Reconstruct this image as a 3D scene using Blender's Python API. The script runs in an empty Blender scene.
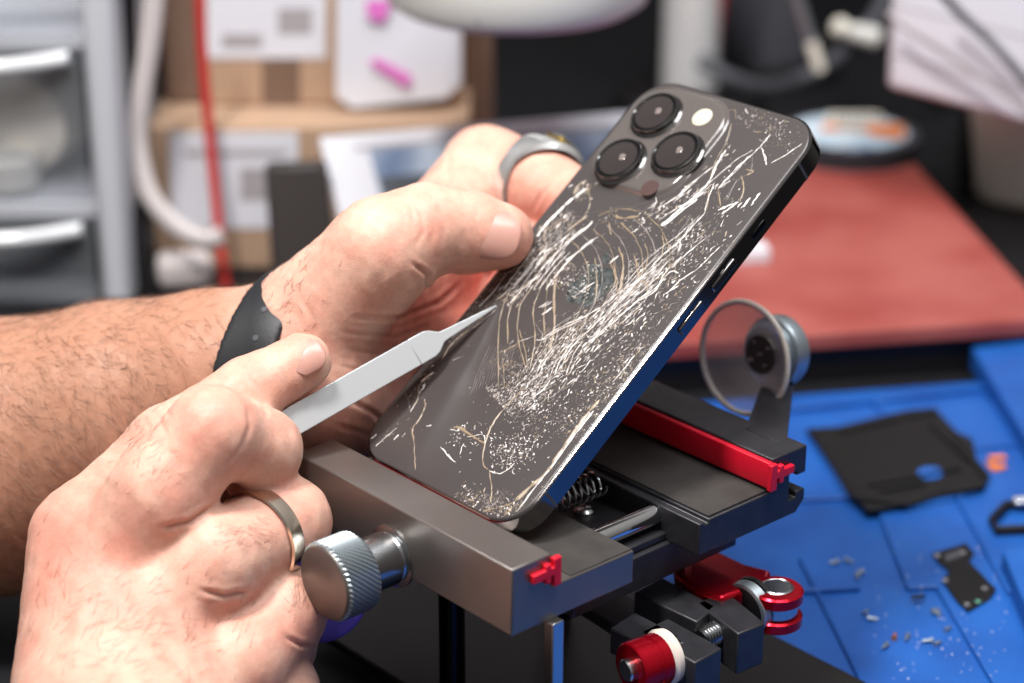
import bpy, bmesh, math, random
import numpy as np
import openvdb as vdb
from mathutils import Vector, Matrix
random.seed(7); RNG = np.random.RandomState(11)
MM = 0.001
# ------------------------------------------------------------------ camera geometry (all lengths in mm, table top z=0)
F = 2200.0; PITCH = math.radians(22.6); AZ = math.radians(48.5)
CAM = np.array([0.0, 0.0, 350.0])
c_, s_ = math.cos(PITCH), math.sin(PITCH)
C2W = np.array([[1, 0, 0], [0, s_, -c_], [0, c_, s_]], float)
def V3(*a): return np.array(a, float)
def unit(a): a = np.asarray(a, float); return a / np.linalg.norm(a)
def ray(px, py): return C2W @ np.array([(px-512)/F, (341.5-py)/F, -1.0])
def at(px, py, d): return CAM + ray(px, py)*d
def onz(px, py, z): r = ray(px, py); return CAM + r*((z-CAM[2])/r[2])
def ony(px, py, y): r = ray(px, py); return CAM + r*((y-CAM[1])/r[1])
def onplane(px, py, o, n): r = ray(px, py); return CAM + r*(((o-CAM) @ n)/(r @ n))
def topix(p):
    q = (np.asarray(p)-CAM) @ C2W
    return 512+F*q[..., 0]/-q[..., 2], 341.5-F*q[..., 1]/-q[..., 2]
U = V3(math.cos(AZ), -math.sin(AZ), 0); Vv = V3(math.sin(AZ), math.cos(AZ), 0); Z = V3(0, 0, 1)
K = at(511.8, 570.3, 555)                       # near top right corner of the front jaw
def L(a, b, z): return K + a*U + b*Vv + z*Z     # clamp frame

# ------------------------------------------------------------------ materials
def srgb(h):
    if isinstance(h, str): v = [int(h[i:i+2], 16)/255 for i in (0, 2, 4)]
    else: v = h
    return tuple(((x/12.92) if x <= .04045 else ((x+.055)/1.055)**2.4) for x in v) + (1,)
def mat(name, col, rough=.5, metal=0., bump=0., bscale=800, vary=0., vscale=60, sss=0., coat=0., spec=.5, aniso=0., trans=0., ior=1.45, alpha=1., col2=None, rvary=0., emit=0.):
    m = bpy.data.materials.new(name); m.use_nodes = True
    nt = m.node_tree; b = nt.nodes['Principled BSDF']; N = nt.nodes; Lk = nt.links
    c = srgb(col); b.inputs['Base Color'].default_value = c
    b.inputs['Roughness'].default_value = rough; b.inputs['Metallic'].default_value = metal
    b.inputs['Specular IOR Level'].default_value = spec; b.inputs['Coat Weight'].default_value = coat
    b.inputs['Transmission Weight'].default_value = trans; b.inputs['IOR'].default_value = ior
    b.inputs['Alpha'].default_value = alpha; b.inputs['Anisotropic'].default_value = aniso
    tc = N.new('ShaderNodeTexCoord')
    if sss:
        b.inputs['Subsurface Weight'].default_value = sss; b.inputs['Subsurface Radius'].default_value = (1, .35, .18); b.inputs['Subsurface Scale'].default_value = .0035
    if emit:
        b.inputs['Emission Color'].default_value = c; b.inputs['Emission Strength'].default_value = emit
    if vary or col2:
        n = N.new('ShaderNodeTexNoise'); n.inputs['Scale'].default_value = vscale; n.inputs['Detail'].default_value = 6
        Lk.new(tc.outputs['Object'], n.inputs['Vector'])
        r = N.new('ShaderNodeValToRGB'); r.color_ramp.elements[0].position = .35; r.color_ramp.elements[1].position = .65
        c2 = srgb(col2) if col2 else tuple(x*(1-vary) for x in c[:3])+(1,)
        r.color_ramp.elements[0].color = c2; r.color_ramp.elements[1].color = c
        Lk.new(n.outputs['Fac'], r.inputs['Fac']); Lk.new(r.outputs['Color'], b.inputs['Base Color'])
        if rvary:
            mr = N.new('ShaderNodeMapRange'); mr.inputs['To Min'].default_value = rough+rvary; mr.inputs['To Max'].default_value = rough
            Lk.new(n.outputs['Fac'], mr.inputs['Value']); Lk.new(mr.outputs['Result'], b.inputs['Roughness'])
    if bump:
        n = N.new('ShaderNodeTexNoise'); n.inputs['Scale'].default_value = bscale; n.inputs['Detail'].default_value = 4
        Lk.new(tc.outputs['Object'], n.inputs['Vector'])
        bp = N.new('ShaderNodeBump'); bp.inputs['Strength'].default_value = bump; bp.inputs['Distance'].default_value = .0004
        Lk.new(n.outputs['Fac'], bp.inputs['Height']); Lk.new(bp.outputs['Normal'], b.inputs['Normal'])
    return m

M = {}
def defmats():
    M['jaw'] = mat('anodised_grey', '857e7a', .36, .8, bump=.10, bscale=4000, vary=.06, vscale=90)
    M['jaw_dark'] = mat('anodised_black', '3d3c40', .36, .5, bump=.15, bscale=3500, vary=.25, vscale=200)
    M['pad'] = mat('rubber_pad', '3b3734', .7, 0, bump=.5, bscale=2500, vary=.3, vscale=120)
    M['silicone'] = mat('red_silicone', 'd8122e', .42, 0, sss=.15, bump=.1, bscale=900)
    M['red_metal'] = mat('red_anodised', 'b80c22', .22, .75, bump=.05, bscale=2000)
    M['steel'] = mat('steel', 'b9bbbc', .25, 1., bump=.08, bscale=2500)
    M['knob'] = mat('knob_steel', 'a7b0b5', .38, .85, bump=.05)
    M['knobface'] = mat('knob_face', '77706c', .4, .75, bump=.05, bscale=3000)
    M['chrome'] = mat('chrome', 'd8d8d8', .12, 1.); M['satin'] = mat('satin_chrome', 'eceaea', .3, .3)
    M['chrome_dk'] = mat('black_steel', '1a1a1c', .2, .8)
    M['base'] = mat('black_base', '120e0d', .4, .1, bump=.05, bscale=1200, vary=.3, vscale=100)
    M['white_plastic'] = mat('white_plastic', 'd6d4ce', .45)
    M['mat_blue'] = mat('blue_silicone', '1857a6', .5, 0, bump=.12, bscale=900, col2='124a96', vscale=40)
    M['pad_red'] = mat('red_rubber', 'a85a52', .5, 0, bump=.2, bscale=200, col2='933f38', vscale=18)
    M['table'] = mat('black_bench', '111014', .55, 0, bump=.4, bscale=300, vary=.3, vscale=80)
    M['wall'] = mat('dark_wall', '050404', .9)
    M['card'] = mat('cardboard', 'ba9a80', .8, vary=.12, vscale=25)
    M['card_dk'] = mat('brown_card_and_shade', '7d6353', .8, vary=.15, vscale=25)  # brown of the tape, also carries the shade of a box side
    M['paper'] = mat('paper', 'dedee5', .7)
    M['ink'] = mat('ink', 'a8a2a4', .7)
    M['pink'] = mat('pink_ink', 'e277c8', .6)
    M['black'] = mat('black_plastic', '141214', .4)
    M['blackgloss'] = mat('black_gloss', '0c0b0c', .12)
    M['dkgrey'] = mat('dark_grey_plastic', '4a4a50', .45)
    M['cream'] = mat('cream', 'eee8da', .5)
    M['red_cord'] = mat('red_cord', 'c23230', .45)
    M['white_cord'] = mat('white_cord', 'cfc6c4', .5)
    M['skin'] = skin_mat()
    M['nail'] = mat('nail', 'cd978a', .34, 0, sss=.35, coat=.15, vary=.05, vscale=300)
    M['hair'] = mat('hair', '6a4835', .55)
    M['gold'] = mat('gold', 'e6d8c6', .22, 1.)
    M['brass'] = mat('brass', 'b59a4e', .25, 1.)
    M['silver'] = mat('silver', 'e8e8e6', .25, .82)
    M['tool'] = mat('brushed_tool', 'c6c8c9', .38, .5, bump=.06, bscale=1800)
    M['band'] = mat('black_band', '1d1e21', .5, bump=.1)
    M['purple'] = mat('violet_plastic', '3b2f8a', .4)
    M['blue_pl'] = mat('blue_plastic', '1c55c0', .4)
    M['screen_blue'] = mat('print_blue', '3c5a86', .4, col2='b9c6d4', vscale=22)
    M['screen_dark'] = mat('print_dark', '27303c', .4)
    M['orange'] = mat('orange', 'e07a1e', .5)
    M['lblue'] = mat('light_blue', 'a9c6da', .5, col2='dbe6ee', vscale=60)
    M['copper'] = mat('copper', 'd08048', .35, .6)
    M['part_black'] = mat('part_black', '0f0d0d', .5, .2, bump=.6, bscale=1500)
    M['green'] = mat('green', '5c9a84', .4)
    # smartphone
    M['glass'] = mat('back_glass', '4a4544', .3, .1, coat=.12, vary=.05, vscale=40)
    M['glass'].node_tree.nodes['Principled BSDF'].inputs['Coat Roughness'].default_value = .12
    M['pframe'] = mat('phone_frame', '757170', .1, 1.)
    M['bump_glass'] = mat('bump_glass', '625b58', .16, .2, coat=.6)
    M['lens_ring'] = mat('lens_ring', '6e6d6c', .14, 1.)
    M['lens_black'] = mat('lens_black', '0a0909', .25)
    M['lens'] = mat('lens', '2f2827', .08, .1, coat=1.)
    M['crack'] = mat('crack_white', 'efe6e0', .3, 0, spec=.9)
    M['crack2'] = mat('crack_gold', '97836b', .35, 0, spec=.8)
    M['crack3'] = mat('crack_faint', '857b76', .3, 0, spec=.8)
    M['logo'] = mat('logo_mirror', '7f8685', .28, .8, vary=.6, vscale=500)
    M['lens_glint'] = mat('lens_glint_tone', '8b7f7b', .12, .3)
    M['lidar'] = mat('lidar', '4f3c39', .3)
    M['flash'] = mat('flash', 'cfc5b2', .3, sss=.2)
    # clear things
    M['cup'] = clear_mat('clear_silicone', 'd8c8c4', .15, .5)
    M['cup_rim'] = mat('cup_rim', 'dccfc4', .3, sss=.2)
    M['drawer'] = clear_mat('frosted_plastic', 'ccd0d6', .3, .2)
def clear_mat(name, col, rough, dens):
    m = bpy.data.materials.new(name); m.use_nodes = True; nt = m.node_tree; N = nt.nodes
    b = N['Principled BSDF']; b.inputs['Base Color'].default_value = srgb(col); b.inputs['Roughness'].default_value = rough
    t = N.new('ShaderNodeBsdfTransparent'); t.inputs['Color'].default_value = (.95, .95, .96, 1)
    fr = N.new('ShaderNodeLayerWeight'); fr.inputs['Blend'].default_value = .25
    mr = N.new('ShaderNodeMapRange'); mr.inputs['To Min'].default_value = dens*.45; mr.inputs['To Max'].default_value = min(1, dens*1.7)
    mx = N.new('ShaderNodeMixShader'); nt.links.new(fr.outputs['Facing'], mr.inputs['Value']); nt.links.new(mr.outputs['Result'], mx.inputs['Fac'])
    nt.links.new(t.outputs[0], mx.inputs[1]); nt.links.new(b.outputs[0], mx.inputs[2]); nt.links.new(mx.outputs[0], N['Material Output'].inputs['Surface'])
    return m
def skin_mat():
    m = mat('skin', 'd9a88f', .45, 0, sss=.2, spec=.35)
    nt = m.node_tree; N = nt.nodes; Lk = nt.links; b = N['Principled BSDF']
    tc = N.new('ShaderNodeTexCoord')
    at_ = N.new('ShaderNodeAttribute'); at_.attribute_name = 'flush'
    n1 = N.new('ShaderNodeTexNoise'); n1.inputs['Scale'].default_value = 90; n1.inputs['Detail'].default_value = 5
    n2 = N.new('ShaderNodeTexNoise'); n2.inputs['Scale'].default_value = 700; n2.inputs['Detail'].default_value = 3
    for n in (n1, n2): Lk.new(tc.outputs['Object'], n.inputs['Vector'])
    r = N.new('ShaderNodeValToRGB'); r.color_ramp.elements[0].position = .3; r.color_ramp.elements[1].position = .7
    r.color_ramp.elements[0].color = srgb('dc9f8c'); r.color_ramp.elements[1].color = srgb('e5bba6')
    Lk.new(n1.outputs['Fac'], r.inputs['Fac'])
    mx = N.new('ShaderNodeMix'); mx.data_type = 'RGBA'; Lk.new(at_.outputs['Fac'], mx.inputs[0]); Lk.new(r.outputs['Color'], mx.inputs[6]); mx.inputs[7].default_value = srgb('d07a6a')
    # the tanned, hairier forearm
    at2 = N.new('ShaderNodeAttribute'); at2.attribute_name = 'tan'
    mx2 = N.new('ShaderNodeMix'); mx2.data_type = 'RGBA'; Lk.new(at2.outputs['Fac'], mx2.inputs[0]); Lk.new(mx.outputs[2], mx2.inputs[6]); mx2.inputs[7].default_value = srgb('ad7c62')
    mm = N.new('ShaderNodeMix'); mm.data_type = 'RGBA'; mm.blend_type = 'MULTIPLY'; mm.inputs[0].default_value = .22
    Lk.new(mx2.outputs[2], mm.inputs[6]); Lk.new(n2.outputs['Color'], mm.inputs[7]); 
    r2 = N.new('ShaderNodeMapRange'); r2.inputs['From Min'].default_value = .3; r2.inputs['From Max'].default_value = .7; r2.inputs['To Min'].default_value = .55
    Lk.new(n2.outputs['Fac'], r2.inputs['Value']); Lk.new(r2.outputs['Result'], mm.inputs[7])
    Lk.new(mm.outputs[2], b.inputs['Base Color'])
    v = N.new('ShaderNodeTexVoronoi'); v.feature = 'DISTANCE_TO_EDGE'; v.inputs['Scale'].default_value = 1500
    Lk.new(tc.outputs['Object'], v.inputs['Vector'])
    ad = N.new('ShaderNodeMath'); ad.operation = 'ADD'; Lk.new(v.outputs['Distance'], ad.inputs[0]); Lk.new(n2.outputs['Fac'], ad.inputs[1])
    bp = N.new('ShaderNodeBump'); bp.inputs['Strength'].default_value = .28; bp.inputs['Distance'].default_value = .00035
    Lk.new(ad.outputs[0], bp.inputs['Height']); Lk.new(bp.outputs['Normal'], b.inputs['Normal'])
    return m
defmats()

# ------------------------------------------------------------------ object helpers
COL = bpy.context.scene.collection
def tag(o, label=None, cat=None, group=None, kind=None):
    if label: o['label'] = label
    if cat: o['category'] = cat
    if group: o['group'] = group
    if kind: o['kind'] = kind
    return o
def thing(name, loc, label, cat, group=None):
    o = bpy.data.objects.new(name, None); COL.objects.link(o); o.location = Vector(loc)*MM
    o.empty_display_size = .01
    return tag(o, label, cat, group)
class MB:
    def __init__(s): s.v = []; s.f = []; s.m = []; s.cur = 0
    def add(s, vs, fs):
        b = len(s.v); s.v += [np.asarray(p, float) for p in vs]; s.f += [tuple(b+i for i in f) for f in fs]; s.m += [s.cur]*len(fs); return s
    def slot(s, i): s.cur = i; return s
    def box(s, o, ex, ey, ez):       # o corner, three edge vectors
        o, ex, ey, ez = map(lambda a: np.asarray(a, float), (o, ex, ey, ez))
        P = [o, o+ex, o+ex+ey, o+ey, o+ez, o+ex+ez, o+ex+ey+ez, o+ey+ez]
        F_ = [(0, 3, 2, 1), (4, 5, 6, 7), (0, 1, 5, 4), (1, 2, 6, 5), (2, 3, 7, 6), (3, 0, 4, 7)]
        if np.dot(np.cross(ex, ey), ez) < 0: F_ = [f[::-1] for f in F_]
        return s.add(P, F_)
    def prism(s, pts, ext):          # closed 3D outline + extrusion vector
        n = len(pts); pts = [np.asarray(p, float) for p in pts]; e = np.asarray(ext, float)
        ctr = sum(pts)/n; nn = sum((np.cross(pts[i]-ctr, pts[(i+1) % n]-ctr) for i in range(n)))
        F_ = [tuple(range(n))[::-1], tuple(range(n, 2*n))]+[(i, (i+1) % n, n+(i+1) % n, n+i) for i in range(n)]
        if nn @ e < 0: F_ = [f[::-1] for f in F_]
        return s.add(pts+[p+e for p in pts], F_)
    def lathe(s, o, ax, prof, n=48, ref=None, closed_ends=True):   # prof: (along, radius)
        o = np.asarray(o, float); ax = unit(ax); x = unit(np.cross(ax, ref if ref is not None else (V3(0, 0, 1) if abs(ax[2]) < .9 else V3(1, 0, 0)))); y = np.cross(ax, x)
        vs = []; fs = []
        for a, r in prof:
            for i in range(n):
                t = 2*math.pi*i/n; vs.append(o+ax*a+(x*math.cos(t)+y*math.sin(t))*max(r, 1e-4))
        for k in range(len(prof)-1):
            for i in range(n):
                j = (i+1) % n; fs.append((k*n+i, k*n+j, (k+1)*n+j, (k+1)*n+i))
        if closed_ends:
            fs.append(tuple(range(n))[::-1]); fs.append(tuple((len(prof)-1)*n+i for i in range(n)))
        return s.add(vs, fs)
    def tube(s, pts, r, n=12):
        pts = [np.asarray(p, float) for p in pts]; rr = r if hasattr(r, '__len__') else [r]*len(pts)
        vs = []; fs = []; prev = None
        for i, p in enumerate(pts):
            d = unit(pts[min(i+1, len(pts)-1)]-pts[max(i-1, 0)])
            if prev is None: x = unit(np.cross(d, V3(0, 0, 1) if abs(d[2]) < .9 else V3(1, 0, 0)))
            else: x = unit(prev-d*(prev @ d))
            prev = x; y = np.cross(d, x)
            for k in range(n):
                t = 2*math.pi*k/n; vs.append(p+(x*math.cos(t)+y*math.sin(t))*rr[i])
        for i in range(len(pts)-1):
            for k in range(n):
                j = (k+1) % n; fs.append((i*n+k, i*n+j, (i+1)*n+j, (i+1)*n+k))
        fs.append(tuple(range(n))[::-1]); fs.append(tuple((len(pts)-1)*n+k for k in range(n)))
        return s.add(vs, fs)
    def build(s, name, mats, parent=None, bevel=0, smooth=35, origin=None, label=None, cat=None, group=None, kind=None, segs=2, subd=0):
        v = np.array(s.v)
        if parent is not None:
            o0 = np.array(parent_world(parent))
        else:
            o0 = np.array(origin) if origin is not None else V3(v[:, 0].mean(), v[:, 1].mean(), v[:, 2].min())
        me = bpy.data.meshes.new(name)
        me.from_pydata([tuple(p) for p in (v-o0)*MM], [], s.f)
        mats = mats if isinstance(mats, (list, tuple)) else [mats]
        for m in mats: me.materials.append(m if not isinstance(m, str) else M[m])
        if len(mats) > 1: me.polygons.foreach_set('material_index', s.m)
        bm = bmesh.new(); bm.from_mesh(me); bmesh.ops.recalc_face_normals(bm, faces=bm.faces) if s.recalc else None; bm.to_mesh(me); bm.free()
        if smooth:
            me.shade_smooth(); me.set_sharp_from_angle(angle=math.radians(smooth))
        o = bpy.data.objects.new(name, me); COL.objects.link(o)
        if parent is not None: o.parent = parent
        else: o.location = Vector(o0)*MM
        WORLD[o.name] = o0
        if bevel:
            b = o.modifiers.new('bevel', 'BEVEL'); b.width = bevel*MM; b.segments = segs; b.limit_method = 'ANGLE'; b.angle_limit = math.radians(40)
            b.harden_normals = False
        if subd:
            b = o.modifiers.new('subd', 'SUBSURF'); b.levels = subd; b.render_levels = subd
        return tag(o, label, cat, group, kind)
    recalc = True
WORLD = {}
def parent_world(p):
    if p.name in WORLD: return WORLD[p.name]
    return np.array(p.location)/MM
def smoothpath(pts, k=6):            # Catmull-Rom
    pts = [np.asarray(p, float) for p in pts]; P = [2*pts[0]-pts[1]]+pts+[2*pts[-1]-pts[-2]]; out = []
    for i in range(1, len(P)-2):
        for j in range(k):
            t = j/k; out.append(.5*((2*P[i])+(-P[i-1]+P[i+1])*t+(2*P[i-1]-5*P[i]+4*P[i+1]-P[i+2])*t*t+(-P[i-1]+3*P[i]-3*P[i+1]+P[i+2])*t**3))
    return out+[pts[-1]]
def rrect(w, h, r, n=8, cx=0, cy=0):
    out = []
    for qx, qy, a0 in ((1, 1, 0), (-1, 1, 90), (-1, -1, 180), (1, -1, 270)):
        for i in range(n+1):
            a = math.radians(a0+90*i/n); out.append((cx+qx*(w/2-r)+r*math.cos(a), cy+qy*(h/2-r)+r*math.sin(a)))
    return out

#@@ SECTION setting
def build_setting():
    m = MB(); m.box((-700, 300, -25), (1400, 0, 0), (0, 1300, 0), (0, 0, 25))
    m.build('workbench', 'table', bevel=2, origin=V3(0, 900, -25), label='black textured workbench top carrying the whole repair setup', cat='workbench')
    m = MB(); m.box((-1400, 1750, -800), (2800, 0, 0), (0, 40, 0), (0, 0, 1500)); m.build('wall_back', 'wall', kind='structure')
    m = MB(); m.box((-1400, -900, -820), (2800, 0, 0), (0, 2700, 0), (0, 0, 20)); m.build('floor', 'wall', kind='structure')
build_setting()

# table frame of mat and red pad
TA = math.radians(10); E1 = V3(math.cos(TA), math.sin(TA), 0); E2 = V3(-math.sin(TA), math.cos(TA), 0)
def build_mat():
    o = onz(800, 394, 3)
    A = o-E1*170; t = thing('silicone_repair_mat', A-V3(0, 0, 3)+E1*150-E2*150, 'blue silicone repair mat with moulded compartments lying under the clamp', 'mat')
    m = MB(); m.box(A-V3(0, 0, 3)-E2*330, E1*385, E2*330, (0, 0, 3)); m.build('base_sheet', 'mat_blue', t, bevel=1)
    def ridge(p, q, w=2.2, h=2.2, ext=0):
        a = onz(*p, 3); b = onz(*q, 3); d = unit(b-a); n = np.cross(Z, d)
        a = a-d*ext; b = b+d*ext
        mm = MB(); mm.box(a-n*w/2-Z*.2, b-a, n*w, Z*h); mm.build('ridge', 'mat_blue', t, bevel=.6)
    def plate(pts, h):
        mm = MB(); mm.prism([onz(x, y, 3)-Z*.1 for x, y in pts], Z*(h+.1)); mm.build('raised_tray', 'mat_blue', t, bevel=.6)
    plate([(745, 506), (872, 499), (907, 592), (936, 590), (1000, 700), (1130, 690), (1075, 520), (1003, 404), (760, 424)], 1.6)
    plate([(970, 368), (1050, 358), (1160, 430), (1160, 560), (1100, 590)], 9)
    plate([(1000, 575), (1080, 560), (1200, 720), (1060, 720)], 9)
    ridge((940, 470), (1010, 600), h=3.4); ridge((778, 413), (874, 403), w=3, h=2.4); ridge((874, 403), (892, 430), h=2.8)
    ridge((874, 403), (985, 391), w=3, h=2.4); ridge((700, 600), (860, 590), h=2); ridge((800, 560), (900, 760), h=1.6, w=1.4)
    ridge((955, 455), (1040, 448), h=3.2)
build_mat()
def build_redpad():
    z0 = 15; nl = onz(700, 342, 22); nr = onz(1024, 320, 22); d = unit(nr-nl); e = np.cross(Z, d)
    rr = onz(905, 150, 22); along = (rr-nl) @ d; dep = (rr-nl) @ e+22
    def P(a, b, z): q = nl+d*a+e*b; return V3(q[0], q[1], z)
    right0 = (onz(1060, 322, 22)-nl) @ d
    m = MB(); m.prism([P(-60, 0, z0), P(right0, 0, z0), P(along, dep, z0), P(-60, dep, z0)], (0, 0, 7))
    m.build('red_rubber_mat', 'pad_red', bevel=1, label='worn red rubber work mat with a straight front edge behind the suction cup', cat='mat')
    m = MB(); m.prism([P(-60, 3, 0), P(right0+3, 3, 0), P(along+3, dep, 0), P(-60, dep, 0)], (0, 0, z0))
    m.build('riser_board', 'black', bevel=1, label='black riser board under the red rubber work mat', cat='board')
build_redpad()
#@@ END
#@@ SECTION phone
PW, PH, PT = 69.0, 147.0, 7.6
EL = math.radians(36.76)
PUP = math.cos(EL)*Vv+math.sin(EL)*Z; PN = -math.sin(EL)*Vv+math.cos(EL)*Z
PBR = CAM+(V3(-.08, 519.02, 79.02)+U*.5-CAM)*.9945
def PL(x, y, h=0): return PBR+(x-PW)*U+y*PUP+h*PN
def plx(px, py, h=0):               # photo point on the back glass -> glass coordinates
    q = onplane(px, py, PBR+PN*h, PN)-PBR
    return float(q @ U)+PW, float(q @ PUP)
def loft(m, rings, cap=True):
    n = len(rings[0]); vs = [p for r in rings for p in r]; fs = []
    for k in range(len(rings)-1):
        for i in range(n):
            j = (i+1) % n; fs.append((k*n+i, k*n+j, (k+1)*n+j, (k+1)*n+i))
    if cap: fs += [tuple(range(n))[::-1], tuple((len(rings)-1)*n+i for i in range(n))]
    return m.add(vs, fs)
def slab(m, w, h, r, cx, cy, prof, n=10):      # prof: list of (height, inset)
    rings = []
    for hh, ins in prof:
        rings.append([PL(x, y, hh) for x, y in rrect(w-2*ins, h-2*ins, max(r-ins, .3), n, cx, cy)])
    return loft(m, rings)
def build_phone():
    ph = thing('smartphone', PL(PW/2, 2, -PT), 'graphite smartphone with three camera lenses and a badly shattered back, propped in the clamp', 'smartphone')
    m = MB(); slab(m, PW, PH, 11.5, PW/2, PH/2, [(-PT, .9), (-PT+.25, .3), (-PT+.6, 0), (-.55, 0), (-.2, .3), (-.05, .8)], 12)
    m.build('frame', 'pframe', ph, smooth=14)
    m = MB(); slab(m, PW, PH, 11.5, PW/2, PH/2, [(-.5, .85), (-.02, .75), (.14, .95), (.2, 1.3)], 12)
    gl = m.build('back_glass', 'glass', ph, smooth=40)
    # antenna lines and buttons on the long right side
    def sidebox(y, ln, wd, th, name, mt, hc=-3.8, lab=None):
        m = MB(); m.box(PL(PW-.25, y-ln/2, hc-wd/2), PUP*ln, PN*wd, U*th); return m.build(name, mt, ph, bevel=min(wd, ln)*.3, label=lab)
    m = MB(); m.box(PL(PW-.3, PH-14.6, -7.2), PUP*.9, PN*6.6, U*.34); m.build('antenna_line', 'dkgrey', ph)
    m = MB(); m.box(PL(PW-.3, 13.7, -7.2), PUP*.9, PN*6.6, U*.34); m.build('antenna_line', 'dkgrey', ph)
    sidebox(PH-36, 6.0, 2.0, .55, 'mute_switch', 'chrome_dk'); sidebox(PH-53, 11, 2.6, .9, 'volume_button', 'pframe'); sidebox(PH-68.5, 11, 2.6, .9, 'volume_button', 'pframe')
    # camera island
    bx0, bx1 = 2.6, 38.2; by1 = PH-2.6; by0 = by1-37.5
    cx, cy, w, h = (bx0+bx1)/2, (by0+by1)/2, bx1-bx0, by1-by0
    m = MB(); slab(m, w, h, 10.5, cx, cy, [(.0, -1.3), (.25, -.6), (.7, -.1), (1.2, .3), (1.5, 1.0), (1.55, 1.8)], 12)
    bp = m.build('camera_island', 'bump_glass', ph, smooth=60)
    for (px, py) in ((654, 112), (618, 158), (675, 151)):
        x, y = plx(px, py, 3.5)
        m = MB(); m.lathe(PL(x, y, 1.2), PN, [(0, 8.6), (.5, 8.5), (.9, 7.8), (1.9, 7.75), (2.3, 7.5), (2.4, 7.1), (2.0, 6.7)], 56)
        rg = m.build('lens_ring', 'lens_ring', bp)
        m = MB(); m.lathe(PL(x, y, 3.05), PN, [(0, 6.75), (.42, 6.7), (.5, 6.4), (.3, 5.6)], 48); m.build('lens_bezel', 'lens_black', rg)
        m = MB(); m.lathe(PL(x, y, 3.2), PN, [(0, 6.3), (.28, 6.1), (.42, 4.5), (.55, 2.5), (.6, .05)], 48); m.build('lens_glass', 'lens', rg)
        m = MB(); m.lathe(PL(x+1.2, y+.6, 3.72), PN, [(0, 1.3), (.06, 1.2), (.08, .05)], 32); m.build('painted_glint', 'lens_glint', rg)  # off-centre pale dot, the lens highlight put in as colour
    x, y = plx(702, 117, 1.8); m = MB(); m.lathe(PL(x, y, 1.3), PN, [(0, 3.3), (.45, 3.2), (.6, 2.7), (.65, .05)], 32); m.build('flash', 'flash', bp, label='cream round flash')
    x, y = plx(649.5, 187.5, 1.8); m = MB(); m.lathe(PL(x, y, 1.3), PN, [(0, 2.9), (.35, 2.85), (.4, .05)], 32); m.build('depth_sensor', 'lidar', bp, label='dull brown round sensor')
    # logo in the middle of the glass, an apple with a bite and a leaf
    ax, ay = PW/2, PH/2+1.5
    a = [(0, 5.9), (1.6, 6.6), (3.6, 6.6), (5.4, 5.6), (6.2, 4.6), (5.0, 3.4), (4.5, 1.7), (4.9, -.2), (6.9, -1.9), (6.1, -3.9), (4.6, -6.4), (3.0, -7.6), (1.6, -7.5), (0, -6.9), (-1.6, -7.4), (-3.0, -7.6), (-4.9, -6.2), (-6.5, -3.3), (-7.0, -.2), (-6.8, 2.8), (-5.6, 5.2), (-3.6, 6.6), (-1.6, 6.6)]
    a = [p[:2] for p in smoothpath([(x, y, 0) for x, y in a+[a[0]]], 4)][:-1]
    lf = [(0, 7.2), (.2, 9.0), (1.4, 10.6), (3.2, 11.2), (3.1, 9.4), (1.9, 7.8)]
    m = MB(); 
    for poly in (a, lf):
        m.prism([PL(ax-p[0], ay+p[1], .19) for p in poly], PN*.03)
    m.build('logo', 'logo', ph, smooth=0)
    return ph, gl
PHONE, PGLASS = build_phone()

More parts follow.
